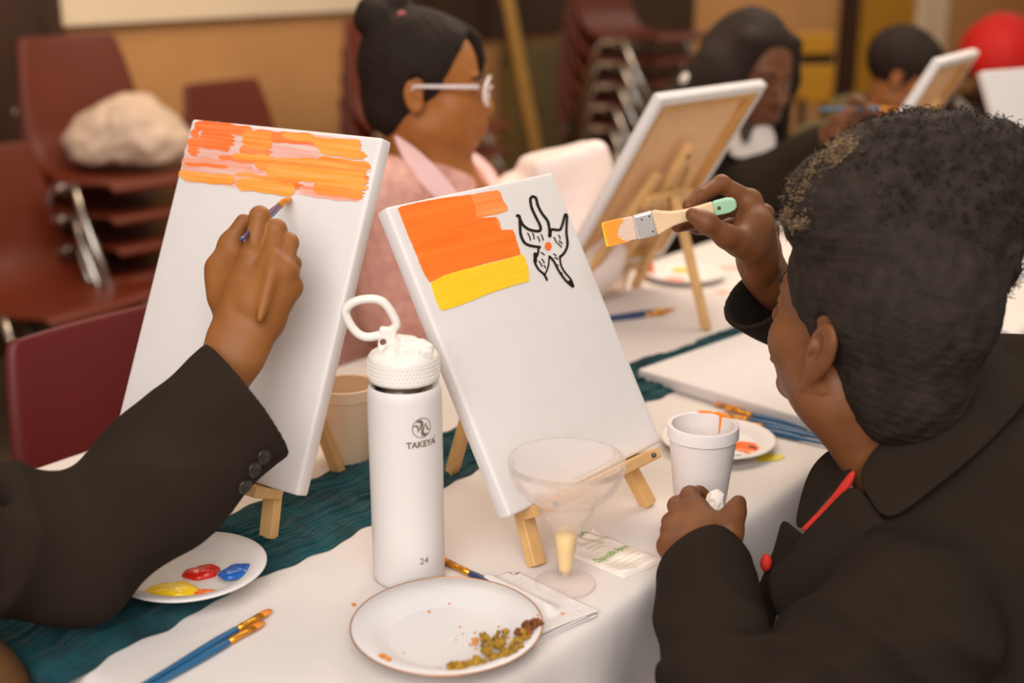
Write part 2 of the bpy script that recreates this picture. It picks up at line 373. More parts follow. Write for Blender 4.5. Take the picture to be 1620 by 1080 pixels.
def make_easel(label, b, yaw, tilt, back_foot, W=.2, apex=.31, splay=.199, dep=.018, hinge=.185, foot=.0005):
    R = frame_rot(yaw, tilt); Bv = Vector(b); r, nrm, up = R @ Vector((1, 0, 0)), R @ Vector((0, -1, 0)), R @ Vector((0, 0, 1))
    base = Vector((b[0], b[1], TZ)); t = thing('table_easel', label, 'easel', base, yaw)
    def P(u, v, w_): return Bv+r*u+up*v+nrm*w_
    vf = -(b[2]-TZ)/up.z; wl = -dep-.0075
    for sgn in (-1, 1):
        top = .235; a, c = P(sgn*splay/2, vf-(wl*nrm.z)/up.z*1.0, wl), P(sgn*.048, top, wl)
        a = a+(c-a)*((TZ+foot-a.z)/(c.z-a.z))
        mb = MB(); mb.bar(a, c, .0175, .0125, r); obj('front_leg', mb, M_pine, t, bevel=.0012)
        s = MB(); s.sphere(P(sgn*.086, -.0065, .0205), .003, 10, 6); obj('screw', s, M_greymetal, t)
    mb = MB(); mb.box(P(0, -.0065, -.003), (W/2, .006, .022), (r, up, nrm)); obj('ledge', mb, M_pine, t, bevel=.0012)
    mb = MB(); mb.bar(P(0, .012, wl), P(0, apex-.01, wl), .018, .012, r); obj('centre_post', mb, M_pine, t, bevel=.0012)
    h = MB(); h.tube([P(0, apex-.03, wl-.008), P(0, apex-.03, wl)], .0035, 12); obj('peg_hole', h, M_darkwood, t)
    mb = MB(); mb.box(P(0, hinge, wl-.0125), (.062, .011, .006), (r, up, nrm)); obj('cross_rail', mb, M_pine, t, bevel=.0012)
    h = MB(); h.sphere(P(0, hinge, wl-.019), .0045, 12, 8); obj('bolt', h, M_greymetal, t)
    bf = Vector(back_foot); mb = MB(); mb.bar(bf+Vector((0, 0, .001)), P(0, hinge+.012, wl-.026), .0155, .0115, r); obj('back_leg', mb, M_pine, t, bevel=.0012)
    return t
class Plane_:
    "flat drawing surface of a canvas: photo place -> own x, z"
    def __init__(s, b, yaw, tilt, roll): s.b = Vector(b); s.R = frame_rot(yaw, tilt, roll); s.n = s.R @ Vector((0, -1, 0))
    def uv(s, px, py):
        o_ = Vector((0, 0, TZ+CH)); d = Vector(_ray(px, py)); t_ = (s.b-o_).dot(s.n)/d.dot(s.n); q = s.R.transposed() @ (o_+d*t_-s.b); return (q.x, q.z)
    def pt(s, px, py, w_=0):
        "seen at that photo place, w_ in front of the canvas face"
        o_ = Vector((0, 0, TZ+CH)); d = Vector(_ray(px, py)); t_ = (s.b+s.n*w_-o_).dot(s.n)/d.dot(s.n); return o_+d*t_
Z0 = TZ+.066; rad = math.radians
K1 = dict(b=(-.3451, 1.2921, Z0), yaw=rad(-33.68), tilt=rad(24.16), roll=rad(.19)); P1_ = Plane_(**K1)
K2 = dict(b=(.0861, 1.2629, Z0), yaw=rad(48.46), tilt=rad(29.43), roll=rad(.41)); P2_ = Plane_(**K2)
K3 = dict(b=(.1721, 2.2345, Z0), yaw=rad(226.19), tilt=rad(32.1), roll=0)
K4 = dict(b=(.7296, 2.6912, Z0), yaw=rad(236.9), tilt=rad(28.4), roll=0)
K5 = dict(b=(1.1624, 2.5867, Z0), yaw=rad(30.6), tilt=rad(26.7), roll=0)
c1 = make_canvas('stretched_canvas', 'tall stretched canvas with streaky orange strokes across its top, a painting hand before it', W=.2889, H=.3879, **K1)
make_easel('wooden table easel with its foot on the teal runner, under the orange streaked canvas', K1['b'], K1['yaw'], K1['tilt'], at(536, 748), W=.21, apex=.33, foot=.0045)
c2 = make_canvas('stretched_canvas', 'stretched canvas with orange and yellow blocks and a black outlined flower', W=.2658, H=.339, **K2)
make_easel('wooden table easel behind the margarita glass holding the canvas with the black outlined flower', K2['b'], K2['yaw'], K2['tilt'], at(714, 750), W=.2)
make_canvas('stretched_canvas', 'canvas seen from its bare wooden back, nearest the woman in glasses', W=.297, H=.392, **K3)
make_easel('wooden table easel with its thin back leg towards us, beyond the flat pastry brush', K3['b'], K3['yaw'], K3['tilt'], at(1118, 523), W=.2, apex=.30)
make_canvas('stretched_canvas', 'small far canvas seen from behind, touched by the distant painter\'s brush', W=.297, H=.392, **K4)
make_easel('far wooden easel behind the afro puff, under the canvas touched by the distant brush', K4['b'], K4['yaw'], K4['tilt'], Vector(K4['b'])+frame_rot(K4['yaw'], 0) @ Vector((0, .22, 0))-Vector((0, 0, .066)), W=.2)
make_canvas('stretched_canvas', 'blank canvas cut off by the picture edge under the red cap', W=.27, H=.34, **K5)
make_easel('far wooden easel holding the blank canvas below the red cap', K5['b'], K5['yaw'], K5['tilt'], Vector(K5['b'])+frame_rot(K5['yaw'], 0) @ Vector((0, .22, 0))-Vector((0, 0, .066)), W=.2)
# canvas lying flat on the table
ex = Vector((math.cos(rad(44.5)), math.sin(rad(44.5)), 0)); fl = at(1008, 583, .02)+ex*.15
cx = -ex; cy = Vector((0, 0, -1)); FLAT = Matrix((cx, cy, cx.cross(cy))).transposed()
make_canvas('stretched_canvas', 'blank white canvas lying flat on the table beside the bundle of blue brushes', (fl.x, fl.y, TZ+.0195), 0, 0, 0, .297, .392, R=FLAT)
# ---------------------------------------------------------------- paint on the two near canvases
def paint(name, col, rough=.5, c2=None, st=(1.1, 1, 30)):
    return mat(name, col, rough, col2=c2, vscale=8, stretch=st, bump=.3, bscale=14, spec=.35) if c2 else mat(name, col, rough, bump=.3, bscale=14, stretch=st)
rs = random.Random(11)
STR = [(125, 1320, 70, 70, 'w'), (90, 1350, 150, 120, 'w'), (60, 1380, 250, 120, 'w'), (40, 1370, 340, 110, 'w'), (40, 1340, 420, 80, 'w'), (60, 380, 330, 26, 'r'), (80, 640, 345, 20, 'p2'), (300, 760, 265, 30, 'r2'), (620, 1000, 130, 26, 'p'), (700, 1260, 228, 22, 'y'), (900, 1380, 300, 30, 'r2'), (420, 900, 372, 26, 'o'), (1000, 1380, 372, 30, 'y'), (130, 560, 50, 62, 'r'), (100, 180, 108, 60, 'r'), (170, 420, 130, 90, 'r'), (75, 400, 178, 60, 'r'), (80, 175, 232, 70, 'r'), (470, 705, 108, 115, 'o'), (550, 1000, 72, 72, 'r2'), (760, 1000, 58, 46, 'y'),
       (980, 1330, 85, 74, 'y'), (450, 690, 188, 58, 'r2'), (400, 700, 238, 40, 'y'), (100, 600, 245, 60, 'p'), (640, 1030, 170, 130, 'p'), (40, 560, 315, 70, 'p2'), (40, 600, 365, 50, 'p'), (1020, 1365, 142, 52, 'y'),
       (560, 1000, 282, 60, 'o'), (860, 1372, 255, 100, 'o'), (1010, 1395, 212, 50, 'o'), (640, 1365, 322, 84, 'y'), (250, 620, 402, 50, 'p2'), (20, 430, 415, 62, 'y'), (430, 870, 438, 84, 'y'), (880, 1320, 445, 60, 'p2'), (980, 1345, 408, 84, 'o'), (600, 900, 405, 60, 'r2')]
PC = dict(r=paint('paint_red_orange', (240, 104, 44), c2=(246, 140, 78)), o=paint('paint_orange', (246, 134, 44), c2=(248, 162, 84)), r2=paint('paint_coral', (242, 108, 44), c2=(246, 150, 92)),
          y=paint('paint_amber', (248, 148, 44), c2=(248, 174, 92)), p=paint('paint_pink', (232, 156, 136), c2=(228, 196, 188)), p2=paint('paint_salmon', (238, 136, 98), c2=(232, 190, 174)), w=paint('paint_wash', (232, 170, 150), c2=(226, 208, 202)))
RC = _W[c1]
for n_, key in enumerate(('w', 'p', 'p2', 'r', 'r2', 'o', 'y')):
    mb = MB()
    for i, (x0, x1, dy, th, k) in enumerate(STR):
        if k != key: continue
        NU, NV = 34, 9; x0 -= 8; x1 += 6; th = th*1.12
        def edge(v, sd): return (rs.random()*.5+.5*abs(v))*30
        js0 = [x0+rs.random()*9+30*abs(j/(NV-1)*2-1)**2.5 for j in range(NV)]; js1 = [x1-rs.random()*40-26*abs(j/(NV-1)*2-1)**2.5 for j in range(NV)]
        ph = rs.random()*6; rows = []
        for q in range(NU+1):
            row = []
            for j in range(NV):
                v = j/(NV-1)*2-1; zx = js0[j]+(js1[j]-js0[j])*q/NU
                zy = 75+.1015*(zx-120)+dy+v*th/2+5*math.sin(zx/70.+ph)+3*math.sin(zx/23.+ph*2)*abs(v)
                u, vv = P1_.uv(280+zx/4.5, 170+zy/4.5); u = max(min(u, .2889/2-.001), -.2889/2+.001); vv = min(vv, .3872)
                row.append(Vector((u, -.0002-.00012*n_-.000004*i, vv)))
            rows.append(row)
        mb.grid(rows)
    obj('paint_strokes', mb, PC[key], c1, world=False, smooth='all')
Z2 = lambda zx, zy: P2_.uv(620+zx/4.5, 260+zy/4.5)
def patch(name, zp, m, w_, rag=.0):
    mb = MB(); pts = []
    for i in range(len(zp)):
        a, b = zp[i], zp[(i+1) % len(zp)]; L = math.hypot(b[0]-a[0], b[1]-a[1]); n = max(1, int(L/12))
        for k in range(n):
            f = k/n; pts.append((a[0]+(b[0]-a[0])*f+rs.uniform(-rag, rag), a[1]+(b[1]-a[1])*f+rs.uniform(-rag, rag)*.6))
    top = [Vector((Z2(*q)[0], -w_, Z2(*q)[1])) for q in pts]; bot = [Vector((p_.x, -.0001, p_.z)) for p_ in top]; n = len(top)
    mb.add(top, [tuple(range(n))]); mb.add(bot+top, [(i, (i+1) % n, n+(i+1) % n, n+i) for i in range(n)])
    return obj(name, mb, m, c2, world=False)
M_or = mat('paint_block_orange', (240, 112, 28), .5, col2=(244, 126, 42), vscale=8, stretch=(1, 1, 14), bump=.16, bscale=30, spec=.3)
M_or2 = mat('paint_block_pale_orange', (246, 126, 40), .5, col2=(244, 158, 88), vscale=8, stretch=(1.2, 1, 24), bump=.1, bscale=30)
M_ye = mat('paint_block_yellow', (246, 198, 28), .45, col2=(248, 206, 48), vscale=7, stretch=(1, 1, 12), bump=.25, bscale=24, spec=.35)
M_ink = mat('black_marker', (44, 36, 22), .6)
patch('paint_block', [(545, 222), (640, 200), (755, 184), (775, 205), (785, 250), (822, 300), (825, 330), (760, 352), (600, 384), (740, 374), (765, 400), (780, 465), (600, 470)], M_or2, .0003, 1.5)
patch('paint_block', [(40, 315), (60, 300), (200, 268), (370, 238), (560, 216), (590, 300), (600, 384), (735, 376), (745, 420), (770, 466), (858, 465), (870, 490), (905, 600), (915, 640), (800, 672), (640, 712), (480, 762), (345, 815), (268, 838), (240, 800), (210, 735), (180, 655), (110, 490), (75, 400)], M_or, .0005, 2.5)
patch('paint_block', [(275, 850), (300, 830), (370, 792), (500, 752), (640, 716), (780, 682), (925, 640), (945, 665), (968, 740), (974, 832), (850, 866), (690, 920), (560, 972), (480, 1004), (360, 1040), (335, 1020), (310, 960)], M_ye, .0008, 2)
LINES = [([(890, 366), (905, 372), (910, 440), (915, 500), (940, 555), (980, 578), (1050, 590)], 20), ([(905, 376), (930, 430), (980, 466), (1048, 474), (1054, 440), (1020, 370), (992, 305), (984, 245), (1004, 230), (1025, 245), (1036, 290), (1065, 348), (1103, 398), (1116, 440), (1124, 505)], 20),
         ([(1124, 505), (1132, 465), (1192, 466), (1214, 420), (1230, 362), (1244, 372), (1240, 480), (1248, 570), (1226, 628), (1195, 658)], 19), ([(1042, 592), (1036, 640), (1014, 688), (1040, 745), (1082, 785), (1102, 824)], 16), ([(1086, 785), (1110, 730), (1118, 656)], 12),
         ([(1118, 655), (1150, 690), (1190, 765), (1240, 832), (1286, 870)], 17), ([(1194, 660), (1202, 720), (1232, 772), (1272, 820), (1290, 868)], 14), ([(1018, 640), (1018, 690)], 26), ([(1124, 470), (1122, 508)], 26), ([(1262, 835), (1286, 868)], 24)]
for a in ((965, 490, 985, 540), (1000, 490, 1010, 530), (1035, 515, 1050, 550), (1060, 500, 1075, 540), (1150, 520, 1165, 550), (1185, 505, 1195, 530), (1170, 555, 1205, 590), (1188, 545, 1210, 565), (1060, 628, 1082, 645), (1065, 675, 1082, 702), (1045, 690, 1065, 726), (1150, 638, 1166, 652), (1158, 664, 1180, 676), (1172, 716, 1180, 720), (1200, 770, 1210, 778), (1080, 720, 1092, 738)):
    LINES.append(([(a[0], a[1]), ((a[0]+a[2])/2+3, (a[1]+a[3])/2), (a[2], a[3])], 9))
mb = MB()
for pl, wd in LINES:
    # soften the polyline, then a ribbon of quads with round joints
    q = [Vector(p_) for p_ in pl]; pts = []
    for i in range(len(q)-1):
        p0, p1, p2, p3 = q[max(i-1, 0)], q[i], q[i+1], q[min(i+2, len(q)-1)]
        for k in range(5):
            f = k/5; pts.append(.5*((2*p1)+(p2-p0)*f+(2*p0-5*p1+4*p2-p3)*f*f+(3*p1-p0-3*p2+p3)*f**3))
    pts.append(q[-1])
    for i, p_ in enumerate(pts):
        wv = wd/2*(1+.12*math.sin(i*1.3+wd)); n = 10
        mb.add([Vector((Z2(p_.x+wv*math.cos(2*pi*k/n), p_.y+wv*math.sin(2*pi*k/n))[0], -.0006, Z2(p_.x+wv*math.cos(2*pi*k/n), p_.y+wv*math.sin(2*pi*k/n))[1])) for k in range(n)], [tuple(range(n))])
        if i:
            d = (p_-pts[i-1]); L = d.length
            if L > 1e-6:
                s_ = Vector((-d.y, d.x))/L*wd/2; mb.add([Vector((Z2(*c_)[0], -.0006, Z2(*c_)[1])) for c_ in (pts[i-1]-s_, p_-s_, p_+s_, pts[i-1]+s_)], [(0, 1, 2, 3)])
obj('flower_outline', mb, M_ink, c2, world=False, merge=False)
mb = MB(); mb.add([Vector((Z2(1110+25*math.cos(2*pi*k/24), 583+30*math.sin(2*pi*k/24))[0], -.0007, Z2(1110+25*math.cos(2*pi*k/24), 583+30*math.sin(2*pi*k/24))[1])) for k in range(24)], [tuple(range(24))])
obj('flower_centre', mb, mat('paint_dot_orange', (240, 110, 30), .5), c2, world=False)
# ================================================================ steel drinking bottle
M_bwhite = mat('bottle_white', (222, 215, 212), .42, bump=.04, bscale=900, spec=.4)
M_lid = mat('lid_white', (230, 222, 214), .4, spec=.45)
M_print = mat('grey_print', (112, 98, 84), .6)
bx, by = -.105, 1.163; BR = .0365
bt = thing('drinking_bottle', 'tall white steel drinking bottle with a looped lid', 'bottle', (bx, by, TZ))
mb = MB(); mb.lathe([(.001, .0), (.031, .0), (.0345, .001), (.0362, .004), (BR, .009), (BR, .197), (.0361, .202), (.0348, .2065), (.0335, .2085), (.0325, .209)], (bx, by, TZ), 96); obj('flask', mb, M_bwhite, bt, smooth='all')
mb = MB(); mb.lathe([(.0325, .205), (.0338, .209), (.0338, .2135), (.032, .214)], (bx, by, TZ), 72); obj('neck_ring', mb, M_metal, bt)
lz = TZ+.2135
mb = MB(); mb.lathe([(.02, 0), (.0335, 0), (.0348, .0012), (.0350, .004), (.0346, .005), (.0346, .021), (.0340, .0235), (.032, .026), (.027, .0285), (.018, .030), (.001, .0305)], (bx, by, lz), 96); lid = obj('lid', mb, M_lid, bt, smooth='all')
mb = MB()
for r_ in range(4):
    for k in range(56):
        a = 2*pi*(k+.5*(r_ % 2))/56; mb.sphere((bx+.0345*math.cos(a), by+.0345*math.sin(a), lz+.0068+r_*.004), .0011, 6, 4)
g_ = obj('grip_dots', mb, M_lid, lid, merge=False)
# spout cap: a low wedge on the right of the lid
B = Body((bx-.04, by-.04, lz+.015), (bx+.045, by+.04, lz+.05), .0009)
B.boxs((bx+.008, by-.002, lz+.029), (.019, .013, .007), Matrix.Rotation(.5, 3, 'Z'), .004, .002).boxs((bx+.004, by+.004, lz+.036), (.011, .009, .005), Matrix.Rotation(.5, 3, 'Z') @ Matrix.Rotation(.25, 3, 'Y'), .003, .003)
B.boxs((bx+.0215, by-.014, lz+.0295), (.006, .007, .005), Matrix.Rotation(.5, 3, 'Z'), .002, .002).cone((bx-.012, by-.012, lz+.024), (bx-.012, by+.004, lz+.027), .009, .008, .004)
body_obj('spout_cap', B, M_lid, lid, 1)
# carry loop: photo outline on the plane through the bottle axis
LO = [(556, 480), (572, 474), (592, 473), (606, 478), (616, 489), (624, 503), (627, 513), (622, 520), (611, 526), (596, 531), (580, 533), (567, 528), (556, 516), (549, 503), (546, 491)]
mb = MB(); pp = [dp(x, y, by+.004) for x, y in LO]
sm = []
for i in range(len(pp)):
    p0, p1, p2, p3 = pp[i-1], pp[i], pp[(i+1) % len(pp)], pp[(i+2) % len(pp)]
    for k in range(4):
        f = k/4; sm.append(.5*((2*p1)+(p2-p0)*f+(2*p0-5*p1+4*p2-p3)*f*f+(3*p1-p0-3*p2+p3)*f**3))
mb.tube(sm, .0043, 12, closed=True)
B = Body((bx-.06, by-.03, lz+.02), (bx+.03, by+.03, lz+.09), .0009)
B.boxs(tuple(dp(612, 543, by+.004)), (.0085, .0045, .0165), Matrix.Rotation(.12, 3, 'Y'), .003, .002).cone(tuple(dp(606, 541, by-.02)), tuple(dp(606, 541, by+.03)), .0032, k=.001, sub=True)
V, F = B.mesh(); mb.add(V.tolist(), F.tolist())
obj('carry_loop', mb, M_lid, bt, smooth='all', merge=False)
# printing wrapped round the flask
def wrap(vs, zc, ang, R=BR+.0003):
    out = []
    for (x, y, z) in vs:
        a = ang+x/R; out.append((bx+R*math.sin(a), by-R*math.cos(a), TZ+zc+y))
    return out
AL = math.asin(.43)+math.atan2(-bx, by)*1.0
vs, fs = text_mesh('TAKEYA', .0088, bold=.00028, spacing=.98)
zc = dp(666, 703, by-.033).z-TZ
mb = MB(); mb.add(wrap(vs, zc-.003, AL), fs); vs, fs = text_mesh('®', .003); mb.add(wrap([(x+.0155, y+.006, z) for x, y, z in vs], zc-.003, AL), fs); obj('lettering', mb, M_print, bt, merge=False)
vs, fs = text_mesh('24', .0098); mb = MB(); mb.add(wrap(vs, dp(671, 888, by-.033).z-TZ-.003, math.asin(.41)+math.atan2(-bx, by)), fs); obj('lettering', mb, M_print, bt, merge=False)
mb = MB(); n = 40; R0, R1 = .0102, .0094; zl = dp(664, 677.5, by-.033).z-TZ
mb.add(wrap([(R*math.cos(2*pi*k/n), R*math.sin(2*pi*k/n), 0) for R in (R0, R1) for k in range(n)], zl, AL), [(k, (k+1) % n, n+(k+1) % n, n+k) for k in range(n)])
def blob(pts):
    vs = [((x-605)/205*R0, -(y-505)/210*R0, 0) for x, y in pts]; mb.add(wrap(vs, zl, AL), [tuple(range(len(pts)))])
def spl(pts, wds):
    for i in range(len(pts)-1):
        a, b = Vector(pts[i]), Vector(pts[i+1]); d = (b-a).normalized(); nn = Vector((-d.y, d.x)); w0, w1 = wds[i]/2, wds[i+1]/2
        blob([tuple(a-nn*w0), tuple(b-nn*w1), tuple(b+nn*w1), tuple(a+nn*w0)])
spl([(500, 375), (545, 352), (590, 370), (612, 410), (600, 455), (565, 520), (530, 570), (500, 610)], [30, 62, 74, 68, 60, 34, 16, 4])
spl([(430, 460), (470, 440), (505, 450), (525, 485), (520, 520), (500, 560)], [24, 36, 42, 38, 28, 6])
spl([(700, 410), (670, 450), (635, 510), (612, 570), (612, 625), (640, 660), (690, 665), (740, 640)], [4, 22, 40, 60, 72, 74, 56, 24])
spl([(715, 430), (705, 470), (712, 515), (735, 555), (770, 570)], [6, 22, 36, 34, 18])
obj('logo', mb, M_print, bt, merge=False)
# ================================================================ margarita glass
M_clear = mat('clear_plastic', (255, 246, 242), .16, trans=.82, ior=1.10, spec=.8, alpha=.46)
M_drink = mat('yellow_drink', (246, 214, 140), .3, sss=0, spec=.4)
gx, gy = at(894, 926).xy; gz = lambda y: dp(896, y, gy).z
s_ = (gz(727)-TZ)
gl = thing('margarita_glass', 'clear plastic margarita glass with a little yellow drink in its stem', 'glass', (gx, gy, TZ))
pr = [(.001, .0008), (.028, .0012), (.031, .0016), (.031, .003), (.022, .0055), (.010, .0095), (.0078, .013), (.0085, .022), (.0105, .040), (.0128, .056), (.0148, .062), (.022, .071), (.0272, .080), (.030, .090), (.0305, .0945), (.036, .0965), (.044, .1005), (.050, .1065), (.0545, .115), (.0568, .124), (.0575, .133)]
k_ = s_/.133
inner = [(r-.0011, z) for r, z in pr[::-1] if z > .012]
mb = MB(); mb.lathe([(r, z*k_) for r, z in pr]+[(.0572, .1336*k_), (.0566, .1332*k_)]+[(max(.0005, r), (z+.0006)*k_) for r, z in inner]+[(.0005, .0145*k_)], (gx, gy, TZ), 80); obj('glass_bowl', mb, M_clear, gl, smooth='all')
mb = MB(); mb.lathe([(.0005, .0150*k_), (.0060, .0152*k_), (.0071, .022*k_), (.0091, .040*k_), (.0112, .0555*k_), (.0005, .0558*k_)], (gx, gy, TZ), 40); obj('drink', mb, M_drink, gl, smooth='all')
# ================================================================ foam cups
M_foam = mat('foam', (228, 218, 215), .8, bump=.25, bscale=320, var=.015, vscale=200, sss=0)
M_cup_shade = mat('frosted_cup_shade_tan', (232, 208, 178), .55, bump=.05)  # pale cup; the warm shade on it is put into this tan
M_orange_wet = mat('wet_orange_paint', (250, 130, 40), .25, spec=.5)
def cup(name, label, x, y, r, h, m, th=.0028, lip=.0022, rb=.7):
    t = thing(name, label, 'cup', (x, y, TZ)); z = TZ
    p = [(.0005, .001), (r*rb-.002, .001), (r*rb, .003), (r*.955, h-.016), (r*.955+lip, h-.0145), (r+.0002, h-.003), (r-.0002, h-.0008), (r-.0022, h), (r-.0045, h-.001), (r*.945-th, h-.012), (r*rb-th, .006), (.0005, .0055)]
    mb = MB(); mb.lathe(p, (x, y, z), 72); obj('cup_wall', mb, m, t, angle=32); return t
cpx, cpy = .212, 1.309
cu = cup('foam_cup', 'white foam cup with orange paint dripping over its rim', cpx, cpy, .0392, .110, M_foam)
def cyl_pt(px, py, r, z):                                    # on the cup: angle from the photo place
    q = at(px, py, z); a = math.atan2(q.y-cpy, q.x-cpx); return Vector((cpx+r*math.cos(a), cpy+r*math.sin(a), TZ+z))
B = Body((cpx-.05, cpy-.05, TZ+.08), (cpx+.05, cpy+.05, TZ+.12), .0009)
tr = [Vector((cpx+.0371*math.cos(a), cpy+.0371*math.sin(a), TZ+.1096)) for a in [rad(92-7*k) for k in range(11)]]
B.chain(tr, [.0012, .0022, .0024, .0020, .0014, .0022, .0028, .0026, .0024, .0018, .001], k=.001)
a_ = rad(48); B.chain([Vector((cpx+r_*math.cos(a_), cpy+r_*math.sin(a_), TZ+z_)) for r_, z_ in ((.0362, .109), (.0345, .098), (.0335, .088))], [.0024, .0016, .0011], k=.001)
body_obj('paint_drip', B, M_orange_wet, cu, 1)
q = at(549, 735); cup('plastic_cup', 'frosted plastic cup, tinted tan for shade, between the tall canvas and the white bottle', q.x, q.y+.02, .0385, .100, M_cup_shade, rb=.72)
q = at(966, 470); 
M_clear2 = mat('thin_clear_plastic', (250, 236, 224), .15, trans=.85, ior=1.15, alpha=.6)
cup('plastic_cup', 'clear plastic cup behind the black outlined flower canvas, under the bare canvas back', q.x, q.y+.03, .041, .062, M_clear2, th=.0012)
# ================================================================ plates
M_plate = mat('paper_plate', (228, 222, 219), .6, bump=.1, bscale=300)
M_dinner = mat('plastic_plate', (212, 208, 208), .35, spec=.35, var=.02, vscale=400)
M_gold = mat('gold_rim', (186, 130, 88), .3, metal=.7)
PAINTS = {k: mat('paint_dollop_'+k, c, .18, spec=.6, var=.06, vscale=90, bump=.35, bscale=70) for k, c in dict(red=(206, 38, 24), blue=(28, 92, 176), yellow=(250, 206, 36), orange=(244, 108, 34), amber=(250, 170, 40), navy=(30, 52, 140)).items()}
def dollop(parent, x, y, z, rx, ry, h, m, seed, ang=0):
    rs = random.Random(seed); mb = MB(); n = 40; rows = []; ph = [rs.random()*6.28 for _ in range(6)]
    for i in range(9):
        f = i/8; row = []
        for k in range(n):
            a = 2*pi*k/n; e = 1+.13*math.sin(2*a+ph[0])+.09*math.sin(3*a+ph[1])+.06*math.sin(5*a+ph[2])
            rr = math.cos(f*pi/2)**.6; zz = h*math.sin(f*pi/2)*(1+.25*math.sin(3*a+ph[3]+f*4)*(1-f)+.12*math.sin(6*a+ph[4]+f*9)*(1-f))
            u, v = rx*e*rr*math.cos(a), ry*e*rr*math.sin(a); row.append(Vector((x+u*math.cos(ang)-v*math.sin(ang), y+u*math.sin(ang)+v*math.cos(ang), z+max(0, zz))))
        rows.append(row)
    mb.grid(rows, close_v=True); return obj('paint_dollop', mb, m, parent, smooth='all')
def paper_plate(label, x, y, r, z=0, cat='paint plate', group=None):
    t = thing('paper_plate', label, cat, (x, y, TZ+z), group=group)
    p = [(.0005, .0005), (r*.66, .0005), (r*.72, .002), (r*.80, .0085), (r*.97, .012), (r, .0115), (r, .0126), (r*.965, .0134), (r*.79, .0098), (r*.71, .0034), (r*.65, .0016), (.0005, .0016)]
    mb = MB(); mb.lathe(p, (x, y, TZ+z), 72); obj('plate_dish', mb, M_plate, t, smooth='all'); return t
c_ = at(302, 903, .018); t = paper_plate('small white paper plate with red, blue and yellow paint under the black sleeve', c_.x, c_.y, .0752, .0125)
zz = .0125+.0015
for (px, py, rx, ry, h, k, sd, an) in ((320, 908, .0165, .0135, .007, 'red', 1, .2), (374, 910, .018, .0125, .006, 'blue', 2, .5), (272, 936, .024, .017, .0065, 'yellow', 3, .1), (316, 938, .016, .0055, .003, 'orange', 4, .15)):
    q = at(px, py, zz); dollop(t, q.x, q.y, TZ+zz+(.003 if k == 'blue' else 0), rx, ry, h, PAINTS[k], sd, an)
c_ = at(1136, 694, .01); t = paper_plate('white paper plate with orange paint behind the foam cup', c_.x, c_.y, .0735)
for (px, py, rx, ry, h, k, sd, an) in ((1184, 707, .019, .021, .003, 'orange', 5, .2), (1168, 722, .012, .006, .002, 'navy', 6, .1), (1061, 702, .008, .006, .003, 'yellow', 7, 0)):
    q = at(px, py, .003); dollop(t, q.x, q.y, TZ+.0015+(.004 if k == 'yellow' else 0), rx, ry, h, PAINTS[k], sd, an)
q = at(1184, 707, .006)
mb = MB()
for dx, dy, ln in ((.012, .006, .006), (.009, .011, .004), (.004, .012, .003)): mb.sphere((q.x+dx*.7, q.y+dy*.7-.004, TZ+.0048), .0016, 8, 6, (1, 2.2, .5))
obj('black_specks', mb, M_ink, t)
q = at(1214, 724); sp = MB(); n = 48; sp.add([Vector((q.x+.019*math.cos(a)*(1+.16*math.sin(3*a+1)+.08*math.sin(7*a)), q.y+.014*math.sin(a)*(1+.2*math.sin(2*a+.5)+.1*math.sin(5*a)), TZ+.0007)) for a in [2*pi*k/n for k in range(n)]], [tuple(range(n))])
o = obj('paint_stain', sp, mat('yellow_stain', (232, 206, 40), .5)); tag(o, 'yellow paint stain on the white cloth beside the orange paint plate', 'paint stain')
c_ = at(1082, 432, .01); t = paper_plate('far white paint plate with yellow and orange paint behind the thin easel leg', c_.x, c_.y, .078)
for (px, py, rx, ry, h, k, sd) in ((1079, 426, .017, .012, .006, 'yellow', 8), (1066, 440, .02, .008, .004, 'orange', 9)):
    q = at(px, py, .006); dollop(t, q.x, q.y, TZ+.002, rx, ry, h, PAINTS[k], sd)
q = at(1020, 437); o = thing('paint_pot', 'small orange paint pot beside the foot of the far easel', 'paint pot', (q.x, q.y, TZ))
mb = MB(); mb.lathe([(.0005, 0), (.017, 0), (.018, .002), (.0165, .026), (.012, .030), (.011, .034), (.0005, .035)], (q.x, q.y, TZ), 32); obj('pot', mb, PAINTS['orange'], o, smooth='all')
c_ = at(662, 556, .01); t = paper_plate('white plate with an orange dab, mostly hidden behind the flower canvas and the bottle', c_.x, c_.y, .062)
q = at(688, 549, .012); dollop(t, q.x, q.y, TZ+.010, .014, .011, .008, PAINTS['orange'], 10)
for px, py, rx, ry, k, sd, lb in ((1170, 424, .05, .013, 'a', 3, 'faint orange paint smear on the far cloth beside the raised hand'), (1143, 462, .012, .012, 'b', 5, 'faint pink paint spot on the far cloth left of the dark cuff')):
    q = at(px, py); sp = MB(); n = 40; sp.add([Vector((q.x+rx*math.cos(a)*(1+.2*math.sin(3*a+sd)), q.y+ry*math.sin(a)*(1+.25*math.sin(2*a+sd)), TZ+.0006)) for a in [2*pi*k_2/n for k_2 in range(n)]], [tuple(range(n))])
    o = obj('paint_stain', sp, mat('pink_stain', (240, 176, 152), .6)); tag(o, lb, 'paint stain')
